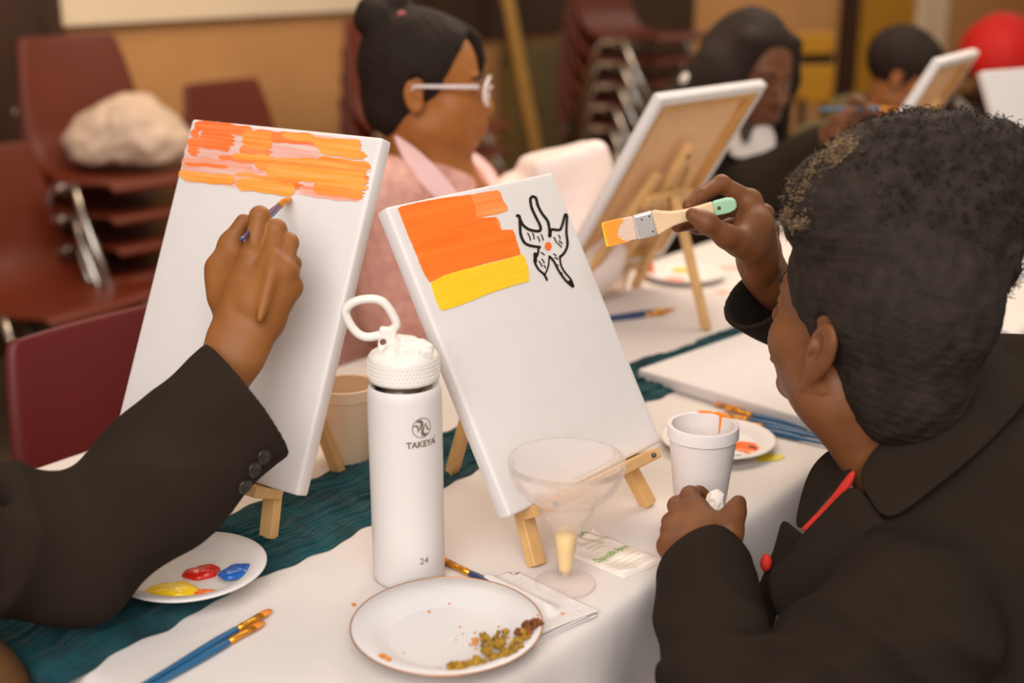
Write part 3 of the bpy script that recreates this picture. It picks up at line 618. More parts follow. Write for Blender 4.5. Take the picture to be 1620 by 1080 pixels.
def dinner_plate(label, x, y, r, z=.0):
    t = thing('dinner_plate', label, 'plate', (x, y, TZ+z))
    p = [(.0005, .0012), (r*.60, .0012), (r*.64, .002), (r*.76, .009), (r*.97, .0155), (r*.995, .0158), (r*.985, .0168), (r*.75, .0105), (r*.63, .0038), (r*.58, .0028), (.0005, .0028)]
    mb = MB(); mb.lathe(p, (x, y, TZ+z), 96); obj('plate_dish', mb, M_dinner, t, smooth='all')
    mb = MB(); mb.tube([Vector((x+r*.992*math.cos(2*pi*k/96), y+r*.992*math.sin(2*pi*k/96), TZ+z+.0166)) for k in range(96)], .0008, 6, closed=True); obj('gold_rim', mb, M_gold, t, smooth='all'); return t
dpx, dpy, dr = -.060, 1.033, .0888
dinner_plate('white gold rimmed plate with food crumbs beside the bottle', dpx, dpy, dr, .0034)
q = at(172, 770, .012); dinner_plate('gold rimmed plate mostly hidden behind the crook of the black sleeve', q.x, q.y, .074)
# food left on the plate
M_food = mat('green_food', (176, 132, 30), .8, col2=(112, 84, 18), vscale=130, bump=.6, bscale=200)
M_food2 = mat('brown_food', (92, 50, 24), .7, col2=(150, 80, 34), vscale=120, bump=.6, bscale=200)
M_food3 = mat('orange_food', (196, 104, 30), .6, col2=(220, 150, 60), vscale=120)
def food(label, pts, r, m, seed):
    z0 = .0075; P = [at(540+x/3.857, 880+y/3.857, z0+.003) for x, y in pts]
    for p_ in P:
        d = math.hypot(p_.x-dpx, p_.y-dpy)/dr; p_.z = TZ+.0034+(.003 if d < .62 else .003+(d-.62)*.036)+r*.55
    a = np.array([tuple(p_) for p_ in P]); B = Body(a.min(0)-.012, a.max(0)+.012, .0008); rs = random.Random(seed)
    for i, p_ in enumerate(P):
        for k in range(7):
            c = p_+Vector((rs.uniform(-1, 1), rs.uniform(-1, 1), rs.uniform(-.5, .8)))*r*.9; B.ell(c, (r*rs.uniform(.28, .6),)*3, k=.0012)
    B.D += (noise3(B.pts(), seed, 900, 2)*.0012).astype(np.float32)
    o = body_obj('food_scrap', B, m, None, 0); tag(o, label, 'food scrap', 'food scraps on the gold rimmed plate'); return o
food('olive green food lump nearest the middle of the crumb covered plate', [(890, 500), (930, 530), (900, 570), (960, 545), (975, 480)], .0058, M_food, 1)
food('long olive green food strip along the right rim of the crumb covered plate', [(940, 645), (985, 630), (1030, 615), (1070, 590), (1095, 560), (1110, 530)], .0056, M_food, 2)
food('dark brown food flake at the right rim of the crumb covered plate', [(1085, 490), (1120, 470), (1155, 490), (1190, 465), (1150, 500)], .0055, M_food2, 3)
food('olive food crumb at the near plate rim, left of a rounder one', [(690, 705), (720, 700), (755, 700)], .0052, M_food, 4)
food('round olive food crumb at the near rim of the crumb covered plate', [(815, 675), (845, 665), (850, 685)], .0052, M_food, 5)
food('orange food flake alone at the left of the crumb covered plate', [(248, 648), (268, 662), (285, 670)], .003, M_food3, 6)
food('small olive crumb left of the largest food lump', [(805, 515), (815, 495)], .003, M_food3, 7)
mb = MB(); rs = random.Random(9)
for (x, y, s_2) in ((535, 332, 1.5), (195, 435, .8), (253, 358, .8), (660, 290, 1.2), (1035, 375, 1.3), (960, 425, 1.4), (725, 425, 1), (855, 490, 1), (820, 560, 1.2), (740, 468, .8), (600, 690, 1.6), (635, 705, 1.8), (595, 730, 1.6), (575, 685, 1), (1025, 500, 2.2), (1020, 545, 2.2), (890, 615, 1.8), (1200, 428, 1.6), (380, 582, .8), (270, 570, .8), (815, 460, 1.4), (700, 505, .8), (470, 290, .8)):
    p_ = at(540+x/3.857, 880+y/3.857, .0075); d = math.hypot(p_.x-dpx, p_.y-dpy)/dr; p_.z = TZ+.0034+(.0031 if d < .62 else .0031+(d-.62)*.036)+.0004
    mb.sphere(p_, .0011*s_2, 7, 5, (rs.uniform(.7, 1.4), rs.uniform(.7, 1.4), .6))
o = obj('crumbs', mb, M_food3, merge=False); tag(o, 'tiny orange and brown crumbs scattered on the gold rimmed plate', 'crumbs', kind='stuff')
mb = MB()
for x, y, s_2 in ((75, 292, 2.), (90, 300, .8)): 
    p_ = at(540+x/3.857, 880+y/3.857, .001); mb.sphere(p_, .0011*s_2, 7, 5, (1, 1, .6))
o = obj('crumb', mb, M_food3, merge=False); tag(o, 'orange crumb on the white cloth left of the gold rimmed plate', 'crumb')
# ================================================================ paper napkin under plate
M_nap = mat('napkin', (228, 221, 218), .9, bump=.3, bscale=260)
A, Bq = at(818, 903), at(944, 972); e1 = (Bq-A); L1 = e1.length; e1.normalize(); e2 = Vector((e1.y, -e1.x, 0)); e2 = e2 if e2.y < 0 else -e2
t = thing('paper_napkin', 'folded white paper napkin under the gold rimmed plate', 'napkin', (A+e1*L1/2+e2*L1*.5))
NB0, NB1 = at(694, 882, .0), at(760, 915, .0); NBd = (NB1-NB0).normalized(); NBn = Vector((-NBd.y, NBd.x, 0))
for i, (da, z, sk_) in enumerate(((0, .0004, 0), (.002, .0011, .012), (.004, .0018, -.006))):
    rows = []
    for a in range(61):
        row = []
        for b in range(61):
            u, v = a/60, b/60; rr = .06; cu_ = 0
            x = u*L1*1.02-da*.5; y = v*L1*1.0+da*.5
            if u < .06 and v < .06: x += .004; y += .003
            lift = .0016*math.sin(u*7+i*2)*math.sin(v*5+i)*(1 if (u > .85) else .15)+(.0022*i*max(0, u-.8)*4 if i else 0)
            q_ = A+e1*x+e2*(y+sk_*u); db = abs((q_-NB0).dot(NBn)); sb = (q_-NB0).dot(NBd); lift = max(0, lift)+.0072*math.exp(-(db/.009)**2)*max(0, min(1, (sb-.046)/.006))*max(0, min(1, (.172-sb)/.01))
            row.append(q_+Vector((0, 0, z+lift)))
        rows.append(row)
    mb = MB(); mb.grid(rows); o = obj('napkin_ply', mb, M_nap, t, smooth='all'); s2 = o.modifiers.new('s', 'SOLIDIFY'); s2.thickness = .0004
mb = MB()
for x, y in ((1300, 326), (1345, 345), (1355, 347)):
    p_ = at(540+x/3.857, 880+y/3.857, .004); mb.sphere(p_, .0011, 7, 5, (1.3, 1, .6))
o = obj('crumb', mb, M_food3, merge=False); tag(o, 'orange crumbs on the napkin beside the gold rimmed plate', 'crumb', kind='stuff')
# ================================================================ apron packet with green print
zq = lambda x, y, z=.002: at(860+x/6.75, 780+y/6.75, z)
Bc, Rc, Lc = zq(855, 897), zq(1318, 708), zq(60, 558)
ux, uy = (Rc-Bc), (Lc-Bc); W_, H_ = ux.length, uy.length; exn, eyn = ux.normalized(), uy.normalized()
t = thing('apron_packet', 'flat white packet with green printing on the cloth behind the margarita glass', 'packet', Bc+ux*.5+uy*.5)
M_pack = mat('packet_film', (232, 220, 212), .3, bump=.35, bscale=50, spec=.5)
rows = []
for a in range(33):
    row = []
    for b in range(33):
        u, v = a/32, b/32; e_ = min(u, 1-u, v, 1-v)*12; hgt = .0004+.0026*min(1, e_)**.5*(1+.25*math.sin(u*9+v*5)+.2*math.sin(v*17+u*3))+(.004*max(0, v-.62)*(1+math.sin(u*24+v*9)) if v > .62 else 0)
        row.append(Bc+ux*u+uy*v+Vector((0, 0, -.002+hgt)))
    rows.append(row)
rows2 = [[Vector((p_.x, p_.y, TZ+.0002)) for p_ in r_] for r_ in rows]
mb = MB(); mb.grid(rows); n = 33
ring_t = [rows[0][j] for j in range(n)]+[rows[i][n-1] for i in range(1, n)]+[rows[n-1][j] for j in range(n-2, -1, -1)]+[rows[i][0] for i in range(n-2, 0, -1)]
ring_b = [Vector((p_.x, p_.y, TZ+.0002)) for p_ in ring_t]; mb.grid([ring_t, ring_b], close_v=True); mb.add(ring_b, [tuple(range(len(ring_b)))])
obj('packet_body', mb, M_pack, t, smooth=True)
def pk_h(u, v):
    e_ = max(0, min(u, 1-u, v, 1-v))*12; return .0004+.0026*min(1, e_)**.5*(1+.25*math.sin(u*9+v*5)+.2*math.sin(v*17+u*3))+(.004*max(0, v-.62)*(1+math.sin(u*24+v*9)) if v > .62 else 0)
def pk(name, vs, fs, cx_, cy_, m, lift=.0005, ang=0):
    mb = MB(); out = []
    for (x, y, z) in vs:
        X, Y = x*math.cos(ang)-y*math.sin(ang), x*math.sin(ang)+y*math.cos(ang)
        u, v = cx_+X/W_, cy_+Y/H_; out.append(Bc+ux*u+uy*v+Vector((0, 0, -.002+pk_h(u, v)+lift)))
    mb.add(out, fs); obj(name, mb, m, t, merge=False)
M_green = mat('green_print', (112, 176, 60), .5); M_green2 = mat('pale_green_print', (190, 200, 140), .5)
def fit_text(s, width, **k):
    vs, fs = text_mesh(s, 1, **k); x0 = min(v[0] for v in vs); x1 = max(v[0] for v in vs); f = width/(x1-x0); return [((v[0]-(x0+x1)/2)*f, v[1]*f, 0) for v in vs], fs
vs, fs = fit_text('Disposable Apron', W_*.86, shear=.3, bold=.004); pk('lettering', [(x, y*1.9, 0) for x, y, z in vs], fs, .50, .40, M_green, ang=.16)
for j, (tx, wd) in enumerate((('ONE SIZE FITS ALL  POLY APRON', .66), ('PULL OVER HEAD AND TIE AT BACK', .62), ('FOR SINGLE USE ONLY', .42))):
    vs, fs = fit_text(tx, W_*wd); pk('lettering', vs, fs, .52, .285-.06*j, M_green2, ang=.06)
for j, (tx, wd) in enumerate((('TABLIER JETABLE', .42), ('DELANTAL', .3))):
    vs, fs = fit_text(tx, W_*wd); pk('lettering', vs, fs, .50, .66-.055*j, M_green2, ang=.05)
for v0, w2 in ((.745, .009), (.77, .006)):
    vs = []; 
    for k in range(25): vs += [((k/24-.5)*W_*.94, -w2/2*H_*.5, 0), ((k/24-.5)*W_*.94, w2/2*H_*.5, 0)]
    pk('printed_line', vs, [(2*k, 2*k+2, 2*k+3, 2*k+1) for k in range(24)], .5, v0, M_green2 if w2 < .008 else M_green)
vs, fs = fit_text('APRON', W_*.5, shear=.3, bold=.02); pk('lettering', vs, fs, .55, .93, mat('dark_green_print', (92, 120, 60), .5), lift=.0007)
# ================================================================ paintbrushes
M_bblue = mat('brush_handle_blue', (34, 92, 132), .35, coat=.3); M_bdark = mat('brush_handle_dark_blue', (36, 62, 104), .35, coat=.3)
M_ferr = mat('brass_ferrule', (226, 156, 50), .3, metal=.75); M_brist = mat('amber_bristles', (222, 132, 40), .6, bump=.3, bscale=500, stretch=(1, 1, 1))
def brush(label, tip, end, L=.18, group=None, mh=None, flat=1.0, r=.0030, z=None, name='paintbrush', ferr=.030, bri=.014, cat='paintbrush'):
    tip, end = Vector(tip), Vector(end); d = (end-tip).normalized(); t = thing(name, label, cat, tip+d*L/2, group=group)
    side = d.cross(Vector((0, 0, 1))).normalized(); up = side.cross(d)
    def flat_tube(prof, nm, m):
        mb = MB(); rows = []
        for (s_3, a, b) in prof: rows.append([tip+d*s_3+side*a*math.cos(2*pi*k/12)+up*b*math.sin(2*pi*k/12) for k in range(12)])
        mb.grid(rows, close_v=True); mb.add(rows[0], [tuple(range(12))]); mb.add(rows[-1], [tuple(range(12))]); return obj(nm, mb, m, t, smooth='all')
    w_ = r*1.5
    flat_tube([(0, w_*.55, .0006), (bri*.3, w_*.95, .0013), (bri, w_, r*.55)], 'bristles', M_brist)
    flat_tube([(bri-.001, w_*1.02, r*.6), (bri+ferr*.45, r*1.05, r*.9), (bri+ferr*.7, r*.98, r*.98), (bri+ferr*.72, r*1.1, r*1.1), (bri+ferr*.78, r*1.1, r*1.1), (bri+ferr*.8, r*.98, r*.98), (bri+ferr, r*.98, r*.98)], 'ferrule', M_ferr)
    s0 = bri+ferr-.001
    flat_tube([(s0, r*.9, r*.9), (s0+.004, r*1.05, r*1.05), (s0+.025, r*1.25, r*1.25), (s0+.05, r*1.15, r*1.15), (s0+(L-s0)*.6, r*.85, r*.85), (L-.008, r*.62, r*.62), (L-.003, r*.66, r*.66), (L, r*.3, r*.3)], 'handle', mh or M_bblue)
    return t
ZB = .0042
brush('blue paintbrush with orange bristles at the near table corner, the farther of two', at(428, 964, ZB), at(232, 1080, ZB), .19, r=.0034)
brush('blue paintbrush at the near table corner, the nearer of two with a shorter reach', at(417, 983, ZB), at(236, 1088, ZB), .18, r=.0032)
brush('brass ferruled brush poking out between the bottle and the napkin', at(694, 882, ZB), at(760, 915, ZB-.001), .16, r=.0036, mh=M_bdark, ferr=.034)
g = 'blue brushes bundled behind the foam cup'
for (a, b, lb) in (((1129, 637.6), (1295.6, 675.6), 'blue brush of the bundle lying closest along the flat canvas'), ((1146, 645), (1314, 688.5), 'second blue brush of the bundle counted from the flat canvas'), ((1138, 654), (1332, 696), 'middle blue brush of the bundle, its bristles nearest the foam cup'), ((1160, 665), (1325, 698), 'fourth blue brush of the bundle counted from the flat canvas'), ((1156, 668.5), (1318, 705), 'blue brush of the bundle nearest the orange paint plate')):
    a, b = at(*a, ZB), at(*b, ZB); brush(lb, a, b, min(.2, (b-a).length), group=g, r=.0031)
brush('dark blue brush with gold ferrule on the cloth right of the flower canvas, upper one', at(1068, 488, ZB), at(975, 500, ZB), .18, mh=M_bdark, r=.0034)
brush('dark blue brush with gold ferrule on the cloth right of the flower canvas, lower one', at(1056, 494, ZB), at(965, 505, ZB), .18, mh=M_bdark, r=.0034)
brush('far blue brush lying alone on the cloth under the teal runner at the picture edge', at(1690, 433, ZB), at(1571, 438, ZB), .19)
brush('blue brush lying on the cloth just above the black jacket shoulder', at(1430, 497, ZB), at(1595, 527, ZB), .18)
# ================================================================ people
def skin(name, c, c2): return mat('skin_'+name, c, .5, col2=c2, vscale=26, bump=.12, bscale=420, sss=.12, spec=.35)
M_lip = mat('lips', (150, 66, 48), .4, spec=.4); M_lip2 = mat('lips_dark', (104, 54, 42), .4)
M_nail = mat('fingernail', (206, 152, 118), .3, spec=.5); M_nail2 = mat('fingernail_brown', (150, 98, 66), .3, spec=.5)
M_eyew = mat('eye_white', (150, 134, 122), .3); M_iris = mat('iris_dark', (34, 22, 16), .15)
M_hair = mat('black_hair', (38, 28, 22), .7, bump=.4, bscale=160, spec=.18)
M_hair2 = mat('coily_hair', (44, 35, 29), .8, var=.35, vscale=60, bump=.8, bscale=260, spec=.25)
M_hairfade = mat('streaked_hair', (66, 54, 42), .8, col2=(158, 128, 92), vscale=70, bump=.8, bscale=260)
M_black = mat('black_suit', (42, 33, 26), .95, bump=.4, bscale=520, var=.1, vscale=10, spec=.12)
M_black2 = mat('black_blazer', (39, 31, 24), .95, bump=.4, bscale=520, var=.1, vscale=10, spec=.12)
M_red = mat('red_shirt', (196, 40, 24), .7, bump=.2, bscale=300)
def npv(v): return np.array(v, float)
def frame(F, up=(0, 0, 1), roll=0):
    F = Vector(F).normalized(); r = F.cross(Vector(up)).normalized(); u = r.cross(F); M = Matrix((r, F, u)).transposed()
    return M @ Matrix.Rotation(roll, 3, 'Y')
class Person:
    def __init__(s, label, loc, skinm, lipm=None):
        s.t = thing('person', label, 'person', loc); s.skin = skinm; s.lip = lipm or M_lip; s.V = []; s.F = []; s.mi = []; s.n = 0; s.mats = [skinm, s.lip]
    def add(s, B, it=2, lips=None, nails=None):
        V, F = B.mesh(); V = smooth_vf(V, F, it); m = np.zeros(len(F), int); c = V[F].mean(1)
        if lips is not None:
            cc, R, r = lips; q = (c-npv(cc)) @ npv(R); m[((q/np.array(r))**2).sum(1) < 1] = 1
        s.V.append(V); s.F.append(F+s.n); s.mi.append(m); s.n += len(V)
    def build(s):
        me = bpy.data.meshes.new('body'); me.from_pydata(np.concatenate(s.V).tolist(), [], np.concatenate(s.F).tolist())
        for m in s.mats: me.materials.append(m)
        me.polygons.foreach_set('material_index', np.concatenate(s.mi).astype(np.int32).tolist()); return link('body', me, s.t, smooth='all', merge=False)
def head_sdf(c, R, s=1.0, h=.0026, jaw=1.0, neck=None, neck_r=(.050, .054), extra=0):
    "c: midpoint of the ears; R columns right, forward, up"
    c = npv(c); Rn = npv(R); L = lambda p: c+Rn @ (npv(p)*s)
    lo = c-.17*s; hi = c+.17*s
    if neck is not None: lo = np.minimum(lo, npv(neck)-.08); hi = np.maximum(hi, npv(neck)+.08)
    B = Body(lo, hi, h); E = lambda p, r, k=.012, sub=False: B.ell(L(p), npv(r)*s, Rn, k*s, sub)
    E((0, -.012, .045), (.074, .096, .085)); E((0, .034, .034), (.062, .056, .062), .02); E((0, .042, -.025), (.057, .05, .07), .02)
    E((0, .032, -.064), (.049*jaw, .05, .038), .02); E((0, .075, -.089), (.021, .019, .016), .02)
    for sx in (-1, 1):
        E((sx*.038, .056, -.026), (.026, .026, .026), .02); E((sx*.05, .01, -.06), (.016, .03, .024), .02)
    B.cone(L((-.03, .081, .022)), L((.03, .081, .022)), .0125*s, k=.014*s)
    for sx in (-1, 1):
        E((sx*.033, .102, .004), (.017, .013, .0115), .012, True)
        E((sx*.031, .0785, .0045), (.0148, .0125, .0115), .004)
    B.cone(L((0, .088, .008)), L((0, .112, -.026)), .0075*s, .0115*s, .010*s)
    for sx in (-1, 1):
        B.cone(L((sx*.012, .099, -.030)), L((sx*.0125, .096, -.032)), .0085*s, k=.006*s); B.cone(L((sx*.006, .108, -.042)), L((sx*.006, .104, -.032)), .0032*s, k=.003*s, sub=True)
    E((0, .096, -.0550), (.024, .0145, .0074), .006); E((0, .094, -.0680), (.0215, .0145, .0088), .006)
    B.cone(L((-.026, .106, -.0612)), L((.026, .106, -.0612)), .0024*s, k=.003*s, sub=True)
    E((0, .096, -.079), (.018, .008, .004), .008, True)
    for sx in (-1, 1):
        Re = Rn @ npv(Matrix.Rotation(sx*.12, 3, 'Z') @ Matrix.Rotation(.18, 3, 'X'))
        B.ell(L((sx*.079, -.012, -.002)), npv((.0075, .0175, .030))*s, Re, .006*s); B.ell(L((sx*.0865, -.007, .001)), npv((.0085, .0095, .0175))*s, Re, .004*s, True)
        B.ell(L((sx*.081, -.003, -.003)), npv((.004, .004, .007))*s, Re, .004*s)
    if neck is not None: B.cone(L((0, -.022, -.045)), npv(neck), neck_r[0]*s, neck_r[1], .025*s)
    return B, L
def eyes(p, L, s, R, look=(0, 1, -.25)):
    for sx in (-1, 1):
        mb = MB(); mb.tube([L((sx*.014, .0985, .024)), L((sx*.030, .0965, .0295)), L((sx*.048, .083, .027))], [.0022*s, .0030*s, .0012*s], 8); obj('eyebrow', mb, M_hair, p.t, smooth='all')
        mb = MB(); mb.tube([L((sx*.019, .0895, .0055)), L((sx*.031, .0932, .0085)), L((sx*.045, .083, .0045))], [.0010*s, .0016*s, .0010*s], 6); obj('eyelash', mb, M_hair, p.t, smooth='all')
        mb = MB(); mb.sphere(L((sx*.031, .0795, .0030)), .0118*s, 16, 12); mb.cur = 1
        d = (Vector(R[0])*0); q = Vector(L((sx*.031, .0800, .0030))); f = Vector(npv(R) @ npv(look)).normalized()
        mb.sphere(q+f*.0065*s, .0058*s, 12, 8); obj('eye', mb, [M_eyew, M_iris], p.t, smooth='all', merge=False)
def hand_sdf(J, h=.0016, r=1.0, wr=None, palm=None, fr=None):
    "J: dict wrist, arm (a point up the forearm), thumb/index/middle/ring/pinky joint lists"
    pts = np.array([tuple(p) for k in J for p in (J[k] if isinstance(J[k], list) else [J[k]])]); B = Body(pts.min(0)-.035, pts.max(0)+.035, h)
    R = dict(thumb=[.0125, .0112, .0100, .0078], index=[.0108, .0096, .0084, .0068], middle=[.0110, .0098, .0086, .0070], ring=[.0104, .0092, .0080, .0066], pinky=[.0095, .0080, .0070, .0058])
    nm = ['index', 'middle', 'ring', 'pinky']; w = npv(J['wrist']); K = [npv(J[n][0]) for n in nm]
    ctr = sum(K)/4; ax = (K[0]-K[3]); ax /= np.linalg.norm(ax); nl = np.cross(ctr-w, ax); nl /= np.linalg.norm(nl)
    for i, n in enumerate(nm):
        b = w+ax*(.017-.0113*i); B.cone(b, K[i], .0150*r, .0118*r, .012, flat=None)
        if i: B.cone((b+K[i])/2, (b+K[i]*1+0)/2*1.0, .013*r, k=.01)
    B.cone(w*.45+K[1]*.55, w*.45+K[2]*.55, .0150*r, k=.014)
    th = [npv(q) for q in J['thumb']]
    B.chain([w*.65+th[0]*.35]+th, [.016*r]+[x*r for x in [.0150, .0118, .0102, .0078]], .009)
    B.cone((th[0]+th[1])/2, (K[0]*.7+w*.3), .0115*r, .0105*r, .014)
    for n in nm:
        q = [npv(x) for x in J[n]]; B.chain(q, [x*r for x in R[n]][:len(q)], .0038)
        B.ell(q[0], npv((.0118, .0118, .0118))*r, k=.006)
        if len(q) > 2: B.ell(q[1], npv((1, 1, 1))*R[n][1]*r*1.06, k=.003)
    a = npv(J['arm']); d = a-w; B.chain([w, w+d*.35, a], [.0245*r, .0245*r, .030*r], .016, flat=nl, fr=.78)
    return B, nl
def nail(p, base, tip, nrm, m, w_=.0058, L=.010):
    "a nail plate on the back of a fingertip"
    base, tip, nrm = Vector(base), Vector(tip), Vector(nrm).normalized(); d = (tip-base).normalized(); nrm = (nrm-d*nrm.dot(d)).normalized(); x = d.cross(nrm); rows = []
    for i in range(7):
        f = i/6; row = []
        for j in range(7):
            g = j/6*2-1; ww = w_*(1-.25*f*f)*(1 if 0 < i < 6 else .8); row.append(tip+d*(f*L-L*.72)+x*(g*ww)+nrm*(-.0022*g*g-.0012*f*f))
        rows.append(row)
    mb = MB(); mb.grid(rows); o = obj('fingernail', mb, m, p.t, smooth='all'); s2 = o.modifiers.new('s', 'SOLIDIFY'); s2.thickness = .0007
def wrinkle(B, seed, amp, scale, dirs=None):
    P = B.pts(); n = noise3(P, seed, scale, 2); B.D += (amp*n).astype(np.float32)
def folds(B, c, ax, s0, wd, amp, fq, seed):
    'ridges of bunched cloth across a limb, strongest s0 along it'
    P = B.pts(); s = (P-npv(c)) @ npv(ax); n = noise3(P, seed, 17, 2); B.D += (amp*np.exp(-((s-s0)/wd)**2)*(np.abs(np.sin(s*fq+2.6*n))-.6)).astype(np.float32)
def strands(n, fn, r, seed, turns=3, k=14):
    rs = random.Random(seed); mb = MB()
    for i in range(n):
        p, d, L, cr = fn(rs); d = Vector(d).normalized(); a = d.orthogonal().normalized(); b = d.cross(a); ph = rs.random()*6.28; tn = turns*(.6+.8*rs.random())
        pts = [Vector(p)+d*L*j/k+(a*math.cos(ph+tn*6.28*j/k)+b*math.sin(ph+tn*6.28*j/k))*cr*min(1, j/3) for j in range(k+1)]
        mb.tube(pts, [r]*k+[r*.4], 3, cap=False)
    return mb
# ---------------------------------------------------------------- painter on the left: hand, brush, suit sleeve
SK1 = skin('tan', (148, 94, 46), (136, 82, 38))
pt1 = P1_.pt
H1 = dict(wrist=pt1(374, 548, .100), arm=pt1(330, 640, .110),
          thumb=[pt1(354, 468, .094), pt1(345, 424, .090), pt1(364, 385, .086), pt1(385, 350, .084)],
          index=[pt1(399, 405, .098), pt1(411, 342, .096), pt1(404, 352, .066), pt1(396, 358, .052)],
          middle=[pt1(430, 415, .094), pt1(437, 363, .084), pt1(423, 372, .056), pt1(408, 378, .046)],
          ring=[pt1(450, 430, .086), pt1(457, 384, .074), pt1(446, 393, .048), pt1(434, 402, .046)],
          pinky=[pt1(459, 454, .074), pt1(463, 417, .062), pt1(453, 424, .042), pt1(442, 430, .044)])
SH1, EL1 = dp(-330, 830, .90), dp(118, 872, 1.05)
TR1 = SH1+Vector((-.16, -.10, -.05))                         # chest, outside the picture
pA = Person('person in a black suit jacket reaching in to paint the orange streaked canvas', (TR1.x, TR1.y, .45), SK1)
B, nl = hand_sdf(H1, .0015)
for a_, b_ in (((386, 520), (402, 425)), ((400, 515), (430, 440)), ((408, 512), (448, 455))):   # tendons
    pass
for a_, b_, c_, d_ in ((415, 402, 411, 440), (441, 414, 432, 450), (457, 432, 446, 464)): B.cone(pt1(a_, b_, .1115), pt1(c_, d_, .1165), .0042, .0030, .010, sub=True)   # hollows between the knuckles
for a_, b_, c_, d_ in ((430, 430, 411, 505),): B.cone(pt1(a_, b_, .1030), pt1(c_, d_, .1110), .0042, .0030, .012)   # tendons
B.cone(pt1(372, 470, .096), pt1(378, 405, .084), .014, .009, .014); B.cone(pt1(352, 440, .088), pt1(392, 420, .092), .010, .010, .012)
pA.add(B, 2)
B, L = head_sdf(TR1+Vector((.10, .06, .34)), frame((.75, .65, -.2)), 1, .004, neck=tuple(TR1+Vector((.06, .03, .14)))); pA.add(B)
B = Body(npv(TR1)-.3, npv(TR1)+.3, .012); B.ell(npv(TR1)+npv((0, 0, -.06)), (.15, .12, .22), k=.03).cone(npv(TR1)+npv((.05, .02, .1)), npv(TR1)+npv((.07, .04, .22)), .056, k=.03); pA.add(B)
pA.build()
for n_, k in (('thumb', .0068),):
    nail(pA, H1['thumb'][2], H1['thumb'][3], Vector((.05, -1, .35)), M_nail, .0056, .0125)
# sleeve, shoulders and chest of the jacket
ax = (pt1(387, 626, .10)-EL1); cuff_c = pt1(388, 628, .100)
cx_, cy_ = (pt1(452, 703, .098)-pt1(322, 556, .098)), None
ca = cx_.normalized(); axn = ax.normalized(); dep = ca.cross(axn).normalized()
lo = np.minimum.reduce([npv(SH1), npv(EL1), npv(cuff_c)])-.12; hi = np.maximum.reduce([npv(SH1), npv(EL1), npv(cuff_c)])+.12
B = Body(lo, hi, .0032)
ext = cuff_c+axn*.05
perp = (ca-axn*ca.dot(axn)).normalized()
for a_, b_, r1, r2 in ((EL1, EL1+(cuff_c-EL1)*.45, .063, .065), (EL1+(cuff_c-EL1)*.45+perp*.003, ext+perp*.006, .066, .0765)): B.cone(npv(a_), npv(b_), r1, r2, .03, flat=npv(dep), fr=.80)
B.cone(npv(EL1), npv(SH1), .0625, .074, .028)
for k, (f, a_, w2, sg) in enumerate(((.10, .25, .012, 1), (.2, -.2, .010, 1), (.30, .3, .009, 1))):   # folds gathered in the crook of the elbow
    m = EL1+(cuff_c-EL1)*f; up_ = -perp*.052
    B.cone(npv(m+up_-dep*.035), npv(m+up_*.5+dep*-.052+axn*(-.06+.02*k)), .006, .010, .02)
B.cone(npv(EL1+(cuff_c-EL1)*.17-perp*.066-dep*.03), npv(EL1+(cuff_c-EL1)*.04-perp*.01-dep*.056), .007, .004, .018, sub=True)
B.cone(npv(EL1+(SH1-EL1)*.25+Vector((0, -.03, .062))), npv(EL1+(SH1-EL1)*.18+Vector((0, -.066, 0))), .006, .004, .018, sub=True)
wrinkle(B, 3, .0032, 34); folds(B, EL1, (axn-perp*.5).normalized(), .03, .09, .011, 48, 5); folds(B, EL1, (EL1-SH1).normalized(), -.13, .07, .010, 42, 9); folds(B, cuff_c, axn, -.05, .05, .0016, 40, 12)
pn = ca.cross(dep).normalized(); pn = pn if pn.dot(axn) > 0 else -pn
B.cut(npv(cuff_c), npv(pn), .003)
B.cone(npv(cuff_c-axn*.05+perp*.005), npv(cuff_c+axn*.07+perp*.006), .060, .0670, .004, sub=True, flat=npv(dep), fr=.80)
jk = body_obj('jacket', B, M_black, pA.t, 2)
B = Body(npv(TR1)-.36, npv(TR1)+.34, .012)
B.ell(npv(TR1)+npv((0, 0, -.05)), (.19, .15, .26), k=.04).cone(npv(SH1), npv(TR1)+npv((-.02, -.02, .06)), .085, .10, .05).cone(npv(TR1)+npv((-.15, -.10, .02)), npv(TR1)+npv((-.20, -.06, -.28)), .075, .06, .04)
body_obj('jacket_front', B, M_black, pA.t, 2)
for px, py in ((416, 721.5), (400.5, 742), (386, 768)):
    q = pt1(px, py, .100); d_ = Vector((0, 0, TZ+CH))-q; d_.normalize()
    # lay the button on the sleeve surface
    o_ = Vector((0, 0, TZ+CH)); ray = (q-o_).normalized(); ok, loc, nrm, _ = jk.ray_cast(o_-Vector(pA.t.location), ray)
    if ok:
        loc = loc+Vector(pA.t.location); u_ = nrm.orthogonal().normalized(); v_ = nrm.cross(u_); mb = MB(); rows = []
        for (rr, zz) in ((.0001, .0012), (.0042, .0012), (.0052, .0030), (.0070, .0032), (.0076, .0022), (.0074, .0002)):
            rows.append([loc+u_*rr*math.cos(2*pi*k/20)+v_*rr*math.sin(2*pi*k/20)+nrm*zz for k in range(20)])
        mb.grid(rows, close_v=True); obj('button', mb, mat('dark_button', (36, 31, 28), .25, spec=.6), pA.t, smooth='all')
